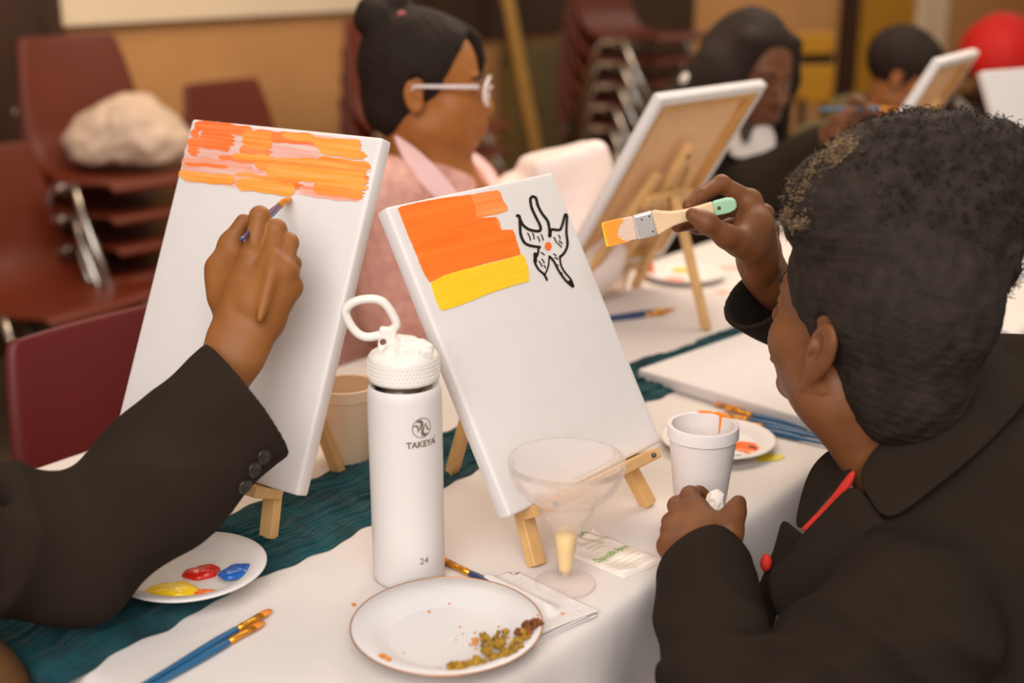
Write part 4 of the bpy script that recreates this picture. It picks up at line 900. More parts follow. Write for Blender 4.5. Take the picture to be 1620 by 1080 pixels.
# brown trousers
M_brown = mat('brown_trousers', (96, 62, 28), .85, var=.2, vscale=12, bump=.3, bscale=200)
hip = Vector((TR1.x-.02, TR1.y-.02, .50)); kn = at(8, 1060, -.02)
B = Body(np.minimum(npv(hip), npv(kn))-.2-npv((.1, .1, .4)), np.maximum(npv(hip), npv(kn))+.2, .009)
kn2 = Vector((kn.x-.16, kn.y+.12, .60)); knr = ts(.420, .980, .722)
B.cone(npv(hip), npv(knr), .10, .072, .03).cone(npv(knr), npv(knr)+npv((-.02, -.02, -.45)), .068, .055, .03).cone(npv(hip)+npv((-.08, .12, 0)), npv(kn2), .1, .075, .03).cone(npv(kn2), npv(kn2)+npv((0, 0, -.45)), .068, .055, .03)
wrinkle(B, 8, .004, 26); body_obj('trousers', B, M_brown, pA.t, 2)
# the brush in the hand
tipP, endP = pt1(456.5, 313, .003), pt1(380.5, 380, .125)
brush('blue handled paintbrush held in the hand at the orange streaked canvas', tipP, endP, (endP-tipP).length, mh=mat('brush_handle_violet', (58, 62, 112), .3, coat=.4), r=.0036, ferr=.018, bri=.016)
# ---------------------------------------------------------------- woman on the right with the hair puff
SK6 = skin('deep_brown', (124, 76, 42), (104, 62, 34))
F6 = Vector((-.555, .832, .15)); R6 = frame(F6, roll=rad(2)); S6 = 1.01
ear6 = dp(1299, 552, 1.135); c6 = ear6 - R6 @ Vector((-.080*S6, -.012*S6, 0))
N6 = dp(1472, 738, 1.18); SL6, SR6 = dp(1430, 990, .985), dp(1592, 640, 1.37)
ch6 = (SL6+SR6)/2+Vector((.03, -.03, -.12)); hip6 = Vector((ch6.x+.13, ch6.y-.10, .50))
p6 = Person('person in a black blazer with a tall dark hair puff, holding a flat pastry brush', (hip6.x, hip6.y, .0), SK6, M_lip2)
B, L6 = head_sdf(c6, R6, S6, .0022, neck=tuple(N6), neck_r=(.055, .062))
B.cone(L6((-.062, .0, -.055)), npv(N6)+npv((-.045, -.035, -.03)), .018, .02, .03)
p6.add(B, 2, lips=(L6((0, .098, -.061)), R6, (.026, .014, .015)))
eyes(p6, L6, S6, R6, (0, 1, -.4))
# raised right hand
Yq = lambda x, y, Y: dp(x, y, Y)
HR = dict(wrist=Yq(1203, 428, 1.385), arm=Yq(1262, 488, 1.43), thumb=[Yq(1186, 392, 1.345), Yq(1150, 374, 1.322), Yq(1117, 352, 1.313), Yq(1096, 340, 1.316)],
          index=[Yq(1187, 317, 1.385), Yq(1141, 291, 1.380), Yq(1109, 309, 1.362), Yq(1089, 325, 1.350)],
          middle=[Yq(1207, 340, 1.410), Yq(1156, 328, 1.425), Yq(1108, 350, 1.400), Yq(1072, 358, 1.372)],
          ring=[Yq(1215, 366, 1.425), Yq(1165, 352, 1.445), Yq(1125, 362, 1.425), Yq(1100, 362, 1.400)],
          pinky=[Yq(1215, 390, 1.430), Yq(1178, 376, 1.450), Yq(1150, 376, 1.438), Yq(1128, 370, 1.420)])
B, nl6 = hand_sdf(HR, .0015); B.cone(Yq(1195, 360, 1.365), Yq(1200, 400, 1.37), .021, .021, .02); p6.add(B, 2)
nail(p6, HR['thumb'][2], HR['thumb'][3], Vector((.35, -.9, .35)), M_nail2, .0062, .0125)
# lower left hand, closed round a crumpled tissue
HL = dict(wrist=Yq(1114, 905, 1.105), arm=Yq(1124, 985, 1.06), thumb=[Yq(1140, 872, 1.125), Yq(1153, 838, 1.135), Yq(1162, 811, 1.148), Yq(1168.5, 795, 1.158)],
          index=[Yq(1099, 806, 1.180), Yq(1092, 784, 1.212), Yq(1106, 781, 1.232), Yq(1121, 789, 1.228)],
          middle=[Yq(1077, 818, 1.178), Yq(1072, 800, 1.215), Yq(1090, 800, 1.238), Yq(1105, 806, 1.228)],
          ring=[Yq(1065, 840, 1.165), Yq(1062, 826, 1.200), Yq(1078, 826, 1.222), Yq(1094, 832, 1.212)],
          pinky=[Yq(1059, 864, 1.145), Yq(1057, 852, 1.178), Yq(1070, 850, 1.198), Yq(1086, 856, 1.192)])
B, _ = hand_sdf(HL, .0015); B.cone(HL['index'][0], HL['thumb'][1], .010, .0095, .012); p6.add(B, 2)
nail(p6, HL['thumb'][2], HL['thumb'][3], Vector((.95, -.2, .3)), M_nail2, .0062, .012)
# trunk under the clothes
B = Body(npv(ch6)-npv((.3, .3, .42)), npv(ch6)+npv((.3, .3, .30)), .012); B.ell(npv(ch6)+npv((0, 0, -.08)), (.14, .14, .26), k=.03).cone(npv(ch6)+npv((0, 0, .05)), npv(N6), .06, .052, .03); p6.add(B)
p6.build()
# hair: close sides, tall puff on top, light streak over the forehead
PU = dp(1465, 300, 1.20)
lo = np.minimum(npv(c6)-.16, npv(PU)-.15); hi = np.maximum(npv(c6)+.16, npv(PU)+.15); B = Body(lo, hi, .0026); Rn6 = npv(R6)
B.ell(L6((0, -.020, .048)), npv((.083, .104, .094))*S6, Rn6); B.ell(L6((0, .030, .058)), npv((.070, .062, .062))*S6, Rn6, .02)
B.ell(L6((0, -.058, -.030)), npv((.062, .056, .06))*S6, Rn6, .03)
B.ell(L6((0, .112, -.03)), npv((.10, .085, .085))*S6, Rn6, .006, True)         # the face stays free
B.ell(L6((0, .070, -.075)), npv((.12, .074, .072))*S6, Rn6, .008, True)
for sx in (-1, 1): B.ell(L6((sx*.082, -.006, -.004)), npv((.022, .024, .036))*S6, Rn6, .004, True)
for (x, y, Y, r) in ((1300, 328, 1.175, .032), (1335, 310, 1.18, .040), (1370, 330, 1.17, .05)): B.ell(npv(dp(x, y, Y)), (r, r, r), k=.04)
wrinkle(B, 21, .0020, 150)
P = B.pts(); q = (P-c6) @ Rn6; B.D += (.0004*np.sin(q[..., 2]*620+6*np.sin(q[..., 1]*25))).astype(np.float32)
S_A, S_B = npv(dp(1258, 330, 1.155)), npv(dp(1330, 250, 1.165))
def streak(c):
    t_ = np.clip(((c-S_A) @ (S_B-S_A))/((S_B-S_A) @ (S_B-S_A)), 0, 1); d = np.linalg.norm(c-S_A-t_[:, None]*(S_B-S_A), axis=1); return (d+.008*noise3(c, 77, 90, 2) < .017).astype(int)
hair6 = body_obj('hair', B, M_hair2, p6.t, 1)
B = Body(npv(PU)-.16, npv(PU)+.16, .0034)
for (x, y, Y, r) in ((1465, 310, 1.20, .074), (1400, 300, 1.19, .054), (1530, 300, 1.20, .062), (1475, 262, 1.21, .048), (1405, 265, 1.20, .034), (1540, 262, 1.21, .042), (1505, 375, 1.18, .058), (1562, 330, 1.20, .036), (1356, 300, 1.19, .030), (1440, 275, 1.26, .046), (1440, 350, 1.165, .050), (1585, 300, 1.21, .020), (1400, 360, 1.17, .042), (1510, 430, 1.165, .050)): B.ell(npv(dp(x, y, Y)), (r, r, r*.92), k=.03)
[B.ell(npv(dp(x, y, Y)), (r, r, r), k=.03) for (x, y, Y, r) in ((1304, 318, 1.18, .030), (1340, 292, 1.185, .036), (1375, 318, 1.175, .044), (1286, 334, 1.172, .026))]
wrinkle(B, 22, .0055, 75); wrinkle(B, 27, .003, 210)
puff = body_obj('hair_puff', B, [M_hair2, M_hairfade], p6.t, 1, region=lambda c: streak(c))
pv = np.array([tuple(v.co) for v in puff.data.vertices]); pn_ = np.array([tuple(v.normal) for v in puff.data.vertices])
def curl(rs):
    i = rs.randrange(len(pv)); d = pn_[i]+np.array([rs.gauss(0, .5) for _ in range(3)]); return tuple(pv[i]-pn_[i]*.004), d, rs.uniform(.006, .014), rs.uniform(.0012, .0028)
o = obj('coils', strands(2600, curl, .00045, 4, 2.2, 11), M_hair2, puff, world=False, smooth=False, merge=False); o['kind'] = 'stuff'
hv = np.array([tuple(v.co) for v in hair6.data.vertices]); hn = np.array([tuple(v.normal) for v in hair6.data.vertices]); fr_ = npv(dp(1285, 295, 1.16))-npv(p6.t.location)
idx_ = np.where(streak(pv+npv(p6.t.location)) > 0)[0]; hv, hn = pv, pn_
if len(idx_):
    def wisp(rs):
        i = idx_[rs.randrange(len(idx_))]; d = hn[i]*.5+npv(R6 @ Vector((0, -.6, .6)))+np.array([rs.gauss(0, .35) for _ in range(3)]); return tuple(hv[i]), d, rs.uniform(.006, .013), rs.uniform(.001, .002)
    o = obj('streak_curls', strands(260, wisp, .0004, 6, 1.6, 11), M_hairfade, puff, world=False, smooth=False, merge=False); o['kind'] = 'stuff'
# blazer
EL6 = dp(1165, 1235, .93); ER6 = dp(1402, 566, 1.50)
allp = [npv(x) for x in (SL6, SR6, EL6, ER6, hip6, N6, HL['wrist'], HR['wrist'])]
B = Body(np.minimum.reduce(allp)-.17, np.maximum.reduce(allp)+.17, .0052)
back6 = npv((DN*-1))                                          # away from the table
B.cone(npv(SL6)+npv((.0, .0, -.015)), npv(SR6)+npv((0, 0, -.015)), .072, .078, .05)
B.ell(npv(ch6)+back6*.0, (.165, .15, .20), k=.06); B.cone(npv(ch6)+npv((0, 0, -.05)), npv(hip6)+npv((0, 0, .03)), .165, .17, .06)
B.cone(npv(N6)+npv((.01, -.01, -.045)), npv(ch6)+npv((0, 0, .1)), .085, .12, .05)
B.cone(npv(N6)+back6*.05+npv((0, 0, -.01)), npv(SR6)+back6*.03+npv((0, 0, .0)), .058, .075, .05)
B.chain([npv(SL6), npv(EL6), npv(HL['wrist'])*.96+npv(HL['arm'])*.04], [.074, .060, .046], .03)
B.chain([npv(SR6), npv(ER6)], [.074, .056], .03)
wrinkle(B, 31, .0045, 22); folds(B, (SL6+EL6)/2, (EL6-SL6).normalized(), -.04, .12, .012, 40, 33); folds(B, ch6, Vector((0, 0, 1)), -.08, .14, .010, 34, 35); folds(B, EL6, (HL['wrist']-EL6).normalized(), .06, .1, .009, 44, 37)
# the bodice is hollow at the neck so that the collar stands round it
B.cone(npv(c6)*.35+npv(N6)*.65, npv(N6)+npv((-.02, .012, -.10)), .064, .060, .012, sub=True)
cutw = npv(HL['wrist'])+(npv(HL['arm'])-npv(HL['wrist']))*.12
jk6 = body_obj('blazer', B, M_black2, p6.t, 2)
# wide cuffs as separate sleeve ends
def cuff(name, P, a, b, r1, r2, flat=None, fr=1, m=None, h=.003, th=.006, seed=1, tilt=None):
    "open sleeve from a to b (b is the open end)"
    a, b = npv(a), npv(b); d = (b-a)/np.linalg.norm(b-a); B = Body(np.minimum(a, b)-.1, np.maximum(a, b)+.1, h)
    B.cone(a, b+d*.04, r1, r2, flat=flat, fr=fr); wrinkle(B, seed, .0016, 45); B.cut(b, d if tilt is None else tilt, .003); B.cone(b-d*.05, b+d*.06, r2-th, r2-th*.8, .003, sub=True, flat=flat, fr=fr)
    return body_obj(name, B, m, P.t, 2)
w6 = npv(HL['wrist']); d6 = npv(Yq(1122, 985, 1.055)); cuff('sleeve', p6, npv(EL6)+(w6-npv(EL6))*.35, npv(Yq(1113, 904, 1.108)), .055, .0435, m=M_black2, seed=5)
cuff('sleeve', p6, ER6, npv(Yq(1198, 470, 1.375)), .052, .041, m=M_black2, seed=6, tilt=npv(Yq(1196, 428, 1.372)-Yq(1240, 492, 1.40)))
# collar and lapels: thick bent sheets laid from the back of the neck down the chest
def sheet(name, P, rows, m, th=.005, sub=2):
    mb = MB(); mb.grid([[Vector(q) for q in r_] for r_ in rows]); o = obj(name, mb, m, P.t, smooth='all'); s_5 = o.modifiers.new('s', 'SOLIDIFY'); s_5.thickness = th; s_5.offset = 0
    s_6 = o.modifiers.new('sub', 'SUBSURF'); s_6.levels = s_6.render_levels = sub; return o
# near (left) side: edge seen from (1348,752) up along the neck to (1560,548)
sheet('collar', p6, [[Yq(1352, 752, 1.115), Yq(1372, 790, 1.085), Yq(1400, 835, 1.06)], [Yq(1380, 708, 1.125), Yq(1418, 742, 1.095), Yq(1460, 790, 1.06)], [Yq(1430, 664, 1.135), Yq(1480, 695, 1.10), Yq(1530, 735, 1.07)], [Yq(1490, 615, 1.150), Yq(1540, 645, 1.12), Yq(1590, 680, 1.10)], [Yq(1545, 560, 1.19), Yq(1592, 590, 1.17), Yq(1640, 620, 1.16)], [Yq(1565, 540, 1.25), Yq(1600, 560, 1.25), Yq(1640, 590, 1.25)]], M_black2)
sheet('lapel', p6, [[Yq(1352, 752, 1.115), Yq(1385, 800, 1.085), Yq(1420, 840, 1.06)], [Yq(1310, 800, 1.115), Yq(1335, 845, 1.085), Yq(1370, 880, 1.06)], [Yq(1272, 838, 1.115), Yq(1290, 880, 1.085), Yq(1320, 920, 1.06)], [Yq(1240, 880, 1.115), Yq(1250, 920, 1.09), Yq(1270, 960, 1.07)], [Yq(1212, 900, 1.115), Yq(1215, 945, 1.095), Yq(1230, 990, 1.08)]], M_black2)
sheet('lapel', p6, [[Yq(1338, 696, 1.20), Yq(1346, 722, 1.16), Yq(1350, 745, 1.125)], [Yq(1305, 712, 1.205), Yq(1325, 750, 1.165), Yq(1332, 770, 1.13)], [Yq(1280, 738, 1.205), Yq(1302, 775, 1.165), Yq(1308, 790, 1.13)], [Yq(1266, 785, 1.195), Yq(1280, 800, 1.16), Yq(1288, 815, 1.13)], [Yq(1258, 832, 1.175), Yq(1262, 835, 1.15), Yq(1266, 838, 1.125)]], M_black2)
sheet('lapel', p6, [[Yq(1237, 814, 1.165), Yq(1262, 838, 1.14), Yq(1280, 850, 1.115)], [Yq(1231, 840, 1.16), Yq(1252, 862, 1.135), Yq(1268, 880, 1.11)], [Yq(1224, 868, 1.15), Yq(1236, 892, 1.13), Yq(1250, 915, 1.105)], [Yq(1215, 890, 1.14), Yq(1222, 925, 1.12), Yq(1232, 960, 1.095)], [Yq(1190, 945, 1.13), Yq(1200, 985, 1.11), Yq(1215, 1030, 1.085)]], M_black2)
sheet('red_shirt', p6, [[Yq(1352, 735, 1.128), Yq(1356, 752, 1.12)], [Yq(1330, 765, 1.13), Yq(1334, 790, 1.122)], [Yq(1300, 805, 1.132), Yq(1304, 828, 1.124)], [Yq(1264, 834, 1.134), Yq(1268, 846, 1.126)]], M_red, .008)
mb = MB(); mb.sphere(Yq(1212, 890, 1.13), .006, 12, 8, (1, 1, 1.6)); obj('shirt_hem', mb, M_red, p6.t, smooth='all')
# trousers and legs, below the table edge
B = Body(np.minimum(npv(hip6), npv(ts(1.2, .85)))-npv((.35, .35, .55)), npv(hip6)+npv((.3, .3, .25)), .011)
n6 = npv(DN); d6_ = npv(DX); h6 = npv(hip6)
for sg in (-1, 1):
    a = h6+d6_*.09*sg; k = a+n6*.36+npv((0, 0, .0)); f = k+n6*.02; f[2] = .06; B.cone(a, k, .085, .062, .03).cone(k, f, .060, .045, .02).cone(f-n6*.05, f+n6*.14, .045, .035, .02)
body_obj('trousers', B, M_black2, p6.t, 2)
# stool/chair the woman sits on is added with the chairs
# the flat pastry brush
def uvbrush():
    a, b = dp(955, 371.5, 1.345), dp(1166, 321, 1.335); d = (b-a).normalized(); vw = ((a+b)/2-Vector((0, 0, TZ+CH))).normalized(); up = d.cross(vw).normalized(); up = up if up.z > 0 else -up; nn = d.cross(up).normalized(); L = (b-a).length
    t = thing('flat_brush', 'flat pale wooden pastry brush with a mint green handle end, held in the raised hand', 'paintbrush', (a+b)/2)
    up2 = (up*math.cos(.25)+nn*math.sin(.25)).normalized(); n2 = d.cross(up2).normalized()
    def pl(pts, th, nm, m, **k):
        mb = MB(); mb.prism(pts, a, d, up2, -th/2, th/2); return obj(nm, mb, m, t, **k)
    hw_ = .0131
    M_brw = mat('pale_bristles', (226, 196, 176), .7, bump=.6, bscale=300, stretch=(1, 1, 1)); M_bor = mat('orange_dipped_bristles', (242, 156, 54), .5, bump=.4, bscale=300); M_byl = mat('yellow_wet_tip', (252, 206, 40), .25, spec=.5)
    rs = random.Random(3)
    pl([(.004, -hw_), (.0345, -hw_*.97), (.0345, hw_*.97), (.004, hw_)], .0055, 'bristles', M_brw, bevel=.001)
    top = [(.0025+.0, -hw_*1.02)]+[(x, y) for x, y in ((.026, -hw_*1.01), (.021, -hw_*.86), (.019, -hw_*.72), (.0165, -hw_*.5), (.0145, -hw_*.2), (.0160, hw_*.1), (.0185, hw_*.42), (.0205, hw_*.62), (.0245, hw_*.82), (.0235, hw_*1.01))]+[(.0025, hw_*1.02)]
    pl(top, .0066, 'dipped_bristles', M_bor)
    pl([(-.0004, -hw_*1.0), (.0038, -hw_*1.03), (.0028, -hw_*.3), (.0025, hw_*.5), (.0028, hw_*1.03), (.0006, hw_*1.0)], .0072, 'wet_tip', M_byl, bevel=.0012)
    f = pl([(.0345, -hw_*1.03), (.0565, -hw_*1.08), (.0565, hw_*1.08), (.0345, hw_*1.03)], .0085, 'ferrule', mat('white_metal', (226, 220, 218), .25, metal=.5, spec=.6), bevel=.0022)
    mb = MB()
    for (x, y) in ((.0525, hw_*.72), (.0525, -hw_*.6), (.044, hw_*.6)): mb.sphere(a+d*x+up2*y+n2*.0043, .0011, 8, 6); mb.sphere(a+d*x+up2*y-n2*.0043, .0011, 8, 6)
    obj('rivet', mb, M_greymetal, f)
    for x in (.037, .0385, .040):
        pass
    out = [(.0562, 1.06), (.060, 1.03), (.068, .80), (.076, .62), (.084, .54), (.094, .50), (.104, .53), (.114, .57), (.121, .60)]
    hp = [(x, hw_*y) for x, y in out]+[(x, -hw_*y) for x, y in out[::-1]]
    pl(hp, .0070, 'handle', mat('pale_wood', (230, 196, 156), .5, var=.05, vscale=30), bevel=.0018)
    out2 = [(.1208, .605), (.132, .64), (L-.010, .64), (L-.004, .52), (L-.0008, .28)]
    he = pl([(x, hw_*y) for x, y in out2]+[(x, -hw_*y) for x, y in out2[::-1]], .0072, 'handle_end', mat('mint_green', (164, 208, 172), .4), bevel=.0018)
    mb = MB(); c_ = a+d*.1265
    mb.prism([(.0022*math.cos(2*pi*k/20), .0022*math.sin(2*pi*k/20)) for k in range(20)], c_, d, up2, -.00385, .00385); obj('hanging_hole', mb, mat('hole_brown', (112, 74, 34), .8), he)
uvbrush()
# crumpled tissue in the lower hand
q = npv(Yq(1131, 803, 1.195)); B = Body(q-.04, q+.04, .0011)
rs = random.Random(12)
for (x, y, Y, r) in ((1134, 788, 1.197, .0085), (1128, 796, 1.197, .008), (1135, 803, 1.195, .008), (1138, 815, 1.19, .007), (1132, 812, 1.185, .007)): B.ell(npv(Yq(x, y, Y)), (r, r*.9, r*1.1), k=.006)
P = B.pts(); B.D += (.0022*np.abs(noise3(P, 4, 240, 2))+.0012*np.abs(noise3(P, 7, 520, 1))-.001).astype(np.float32)
o = body_obj('crumpled_tissue', B, mat('tissue', (228, 216, 204), .85, bump=.3, bscale=300), None, 0); tag(o, 'crumpled white tissue held between finger and thumb at the table edge', 'tissue')
# ---------------------------------------------------------------- people on the far side of the table
def trunk(p, name, m, N, SL, SR, hip, r=1.0, h=.009, seed=1, amp=.004, neck_hole=.058, extra=None, sub=2):
    N, SL, SR, hip = map(npv, (N, SL, SR, hip)); allp = [N, SL, SR, hip]; B = Body(np.minimum.reduce(allp)-.24*r, np.maximum.reduce(allp)+.24*r, h)
    mid = (SL+SR)/2; B.cone(SL, SR, .07*r, .07*r, .05).cone(N+npv((0, 0, -.04)), mid+npv((0, 0, -.08)), .07*r, .12*r, .06); B.ell(mid*.7+hip*.3, (.17*r, .15*r, .20*r), k=.06); B.cone(mid*.6+hip*.4, hip, .15*r, .17*r, .06)
    if extra: extra(B)
    wrinkle(B, seed, amp, 26)
    if neck_hole: B.cone(N+npv((0, 0, .08)), N+npv((0, 0, -.05)), neck_hole*r, neck_hole*r*.8, .01, sub=True)
    return body_obj(name, B, m, p.t, sub)
def legs(p, m, hip, dirv, side, r=1.0):
    hip, d, s = npv(hip), npv(dirv), npv(side); B = Body(hip-.62, hip+.62, .014)
    for sg in (-1, 1):
        a = hip+s*.09*sg; k = a+d*.38; f = k+d*.02; f[2] = .05; B.cone(a, k, .085*r, .065*r, .03).cone(k, f, .062*r, .048*r, .02).cone(f-d*.05, f+d*.13, .042, .035, .02)
    body_obj('trousers', B, m, p.t, 2)
# girl with glasses
SK2 = skin('warm_brown', (166, 104, 50), (150, 90, 42))
M_pink = mat('pink_sequins', (226, 172, 158), .45, col2=(206, 148, 134), vscale=60, bump=.9, bscale=170, spec=.5)
M_pink2 = mat('pink_satin', (228, 186, 184), .5, var=.05, vscale=12, bump=.15, bscale=80)
F2 = Vector((.985, -.02, -.02)); R2 = frame(F2); S2 = .95
c2h = dp(667, 152, 2.06)+Vector((0, .078, 0)); N2 = dp(676, 262, 2.15); SR2, SL2 = dp(604, 318, 2.0), dp(735, 305, 2.34)
hip2 = Vector((SR2.x*.5+SL2.x*.5-.05, (SR2.y+SL2.y)/2+.05, .50))
p2 = Person('person in pale glasses and a pink sequined jacket, hair pulled up in a bun', (hip2.x, hip2.y, 0), SK2)
B, L2 = head_sdf(c2h, R2, S2, .0034, jaw=1.08, neck=tuple(N2), neck_r=(.053, .060)); B.ell(L2((0, .045, -.045)), (.052, .05, .045), k=.03)
B.cone(npv(N2), npv(N2)+npv((.06, .0, -.12)), .06, .09, .04)
p2.add(B, 2, lips=(L2((0, .098, -.062)), R2, (.022, .014, .014))); eyes(p2, L2, S2, R2, (0, 1, -.5))
HR2 = dict(wrist=dp(760, 500, 2.0), arm=dp(710, 505, 1.98), thumb=[dp(775, 500, 1.99), dp(790, 496, 1.985), dp(802, 494, 1.985), dp(812, 494, 1.985)], index=[dp(800, 500, 2.0), dp(822, 500, 2.0), dp(836, 504, 2.0), dp(844, 508, 2.0)], middle=[dp(800, 503, 2.01), dp(824, 504, 2.015), dp(838, 508, 2.015), dp(846, 512, 2.01)], ring=[dp(798, 505, 2.03), dp(820, 506, 2.035), dp(834, 510, 2.03), dp(842, 513, 2.03)], pinky=[dp(795, 507, 2.045), dp(812, 509, 2.05), dp(824, 512, 2.05), dp(830, 514, 2.045)])
B, _ = hand_sdf(HR2, .0026); p2.add(B)
B = Body(npv(N2)-.28, npv(N2)+.16, .012); B.ell(npv(N2)+npv((0, 0, -.2)), (.13, .13, .2), k=.03).cone(npv(N2), npv(N2)+npv((0, 0, -.1)), .055, .07, .03); p2.add(B); p2.build()
Rn2 = npv(R2); lo = npv(c2h)-.17; hi = npv(c2h)+.19; lo[0] -= .08; B = Body(lo, hi, .0034)
B.ell(L2((0, -.016, .050)), npv((.082, .102, .094))*S2, Rn2); B.ell(L2((0, .032, .060)), npv((.070, .066, .060))*S2, Rn2, .02); B.ell(L2((0, -.055, -.025)), npv((.060, .055, .06))*S2, Rn2, .03)
B.ell(L2((0, .121, .002)), npv((.115, .094, .111))*S2, Rn2, .008, True); B.ell(L2((0, .078, -.075)), npv((.12, .085, .074))*S2, Rn2, .01, True)
for sx in (-1, 1): B.ell(L2((sx*.084, -.006, -.002)), npv((.022, .026, .036))*S2, Rn2, .004, True)
P = B.pts(); q = (P-npv(c2h)) @ Rn2; B.D += (.00035*np.sin((q[..., 2]*.8+q[..., 1]*.5)*420+4*np.sin(q[..., 1]*30))).astype(np.float32)
bun = npv(dp(600, 30, 2.14)); hair2 = None
B.ell(bun, (.042, .042, .034), k=.006).ell(npv(dp(588, 16, 2.14)), (.024, .026, .022), k=.01).ell(npv(dp(622, 6, 2.15)), (.030, .03, .022), k=.01); wrinkle(B, 44, .0016, 120)
hair2 = body_obj('hair', B, M_hair, p2.t, 2)
mb = MB(); mb.tube([L2((-.030, .060, .110)), L2((-.046, .080, .088)), L2((-.058, .090, .050)), L2((-.060, .088, .018)), L2((-.060, .082, .004))], [.010, .016, .014, .009, .003], 10); obj('fringe', mb, M_hair, p2.t, smooth='all')
mb = MB(); mb.tube([dp(630, 24, 2.08), dp(634, 20, 2.085), dp(640, 22, 2.08)], .004, 8); obj('hair_tie', mb, mat('pink_tie', (170, 90, 90), .6), hair2, smooth='all')
# glasses
M_gl = mat('pale_frame', (222, 206, 204), .25, spec=.6); M_lens = mat('lens', (240, 240, 240), .03, trans=1, ior=1.05, alpha=.25)
fr = None
mb = MB()
for sx in (-1, 1):
    mb.tube([L2((sx*.079, -.022, -.004)), L2((sx*.081, -.012, .016)), L2((sx*.078, .03, .016)), L2((sx*.069, .098, .016))], [.0022, .0030, .0034, .0042], 8)
    mb.tube([L2((sx*(.036+.030*math.cos(a)), .113-.006*abs(math.cos(a)), .002+.021*math.sin(a)*(1 if abs(math.cos(a)) < .9 else 1))) for a in [2*pi*k/24 for k in range(24)]], .0030, 8, closed=True)
mb.tube([L2((-.007, .114, .006)), L2((0, .117, .010)), L2((.007, .114, .006))], .0025, 8)
fr = obj('glasses', mb, M_gl, p2.t, smooth='all', merge=False)
for sx in (-1, 1):
    mb = MB(); mb.add([L2((sx*.036+.027*math.cos(a), .110, .002+.019*math.sin(a))) for a in [2*pi*k/24 for k in range(24)]], [tuple(range(24))]); obj('lens', mb, M_lens, fr)
EL2 = dp(628, 500, 1.98)
def arm2(B): B.chain([npv(SR2), npv(EL2), npv(dp(745, 503, 1.995))], [.070, .058, .045], .03)
trunk(p2, 'jacket', M_pink, N2, SL2, SR2, hip2, 1.0, .007, 41, .006, .064, arm2)
sheet('lapel', p2, [[dp(618, 205, 2.06), dp(640, 222, 2.03), dp(660, 235, 2.01)], [dp(628, 235, 2.02), dp(662, 258, 2.0), dp(694, 268, 1.99)], [dp(650, 275, 1.985), dp(690, 292, 1.98), dp(722, 300, 1.975)], [dp(690, 320, 1.97), dp(720, 330, 1.965), dp(742, 330, 1.965)]], M_pink2, .006)
sheet('lapel', p2, [[dp(722, 240, 2.24), dp(742, 236, 2.26), dp(760, 246, 2.28)], [dp(722, 265, 2.20), dp(752, 258, 2.22), dp(782, 268, 2.25)], [dp(732, 300, 2.14), dp(765, 292, 2.17), dp(795, 296, 2.20)], [dp(744, 340, 2.08), dp(776, 335, 2.1), dp(805, 335, 2.13)]], M_pink2, .006)
M_dark = mat('dark_cloth', (46, 38, 32), .9, bump=.2, bscale=200)
legs(p2, M_dark, hip2, DN*-1, DX)
# woman with long black hair, arm stretched to the right
SK3 = skin('dark_brown', (112, 69, 44), (96, 57, 36))
F3 = Vector((.50, -.84, -.16)); R3 = frame(F3, roll=rad(-3)); S3 = 1.06
c3h = dp(1186, 122, 3.0); N3 = dp(1176, 228, 3.05); SR3, SL3 = dp(1075, 285, 3.02), dp(1262, 275, 3.08); hip3 = Vector((c3h.x-.02, c3h.y+.12, .5))
p3 = Person('person with long black hair and a white collar, stretching out a brush', (hip3.x, hip3.y, 0), SK3, M_lip2)
B, L3 = head_sdf(c3h, R3, S3, .0042, neck=tuple(N3)); p3.add(B, 2, lips=(L3((0, .098, -.062)), R3, (.024, .014, .014))); eyes(p3, L3, S3, R3, (0, 1, -.6))
W3 = dp(1302, 226, 2.80); HR3 = dict(wrist=W3, arm=dp(1270, 246, 2.84), thumb=[dp(1318, 205, 2.77), dp(1330, 188, 2.755), dp(1342, 178, 2.75), dp(1352, 174, 2.75)], index=[dp(1338, 180, 2.79), dp(1352, 156, 2.78), dp(1366, 162, 2.765), dp(1370, 172, 2.76)], middle=[dp(1350, 190, 2.80), dp(1368, 168, 2.79), dp(1378, 174, 2.775), dp(1378, 184, 2.765)], ring=[dp(1350, 203, 2.81), dp(1372, 186, 2.80), dp(1380, 192, 2.785), dp(1376, 200, 2.775)], pinky=[dp(1345, 214, 2.81), dp(1366, 203, 2.805), dp(1372, 208, 2.79), dp(1366, 214, 2.78)])
B, _ = hand_sdf(HR3, .0030); p3.add(B)
B = Body(npv(N3)-.3, npv(N3)+.16, .013); B.ell(npv(N3)+npv((0, 0, -.2)), (.14, .13, .2), k=.03).cone(npv(N3), npv(N3)+npv((0, 0, -.1)), .055, .07, .03); p3.add(B); p3.build()
Rn3 = npv(R3); lo = npv(c3h)-.24; lo[2] -= .14; hi = npv(c3h)+.2; B = Body(lo, hi, .0048)
B.ell(L3((0, -.016, .052)), npv((.084, .104, .096))*S3, Rn3); B.ell(L3((0, -.03, .02)), npv((.092, .088, .09))*S3, Rn3, .03)
for sx, dx_ in ((1, .0), (-1, .0)):
    B.chain([L3((sx*.062, .05, .085)), L3((sx*.088, .035, .0)), L3((sx*.100, .015, -.10)), npv(L3((sx*.110, .02, -.20)))], [.030, .034, .036, .03] if sx > 0 else [.018, .019, .022, .02], .03)
B.chain([L3((.09, -.02, .02)), L3((.13, -.05, -.09)), L3((.15, -.04, -.2))], [.05, .06, .05], .04); B.chain([L3((0, -.06, .02)), L3((0, -.09, -.12))], [.08, .08], .04)
B.ell(L3((0, .135, -.01)), npv((.088, .110, .110))*S3, Rn3, .012, True); wrinkle(B, 51, .003, 60)
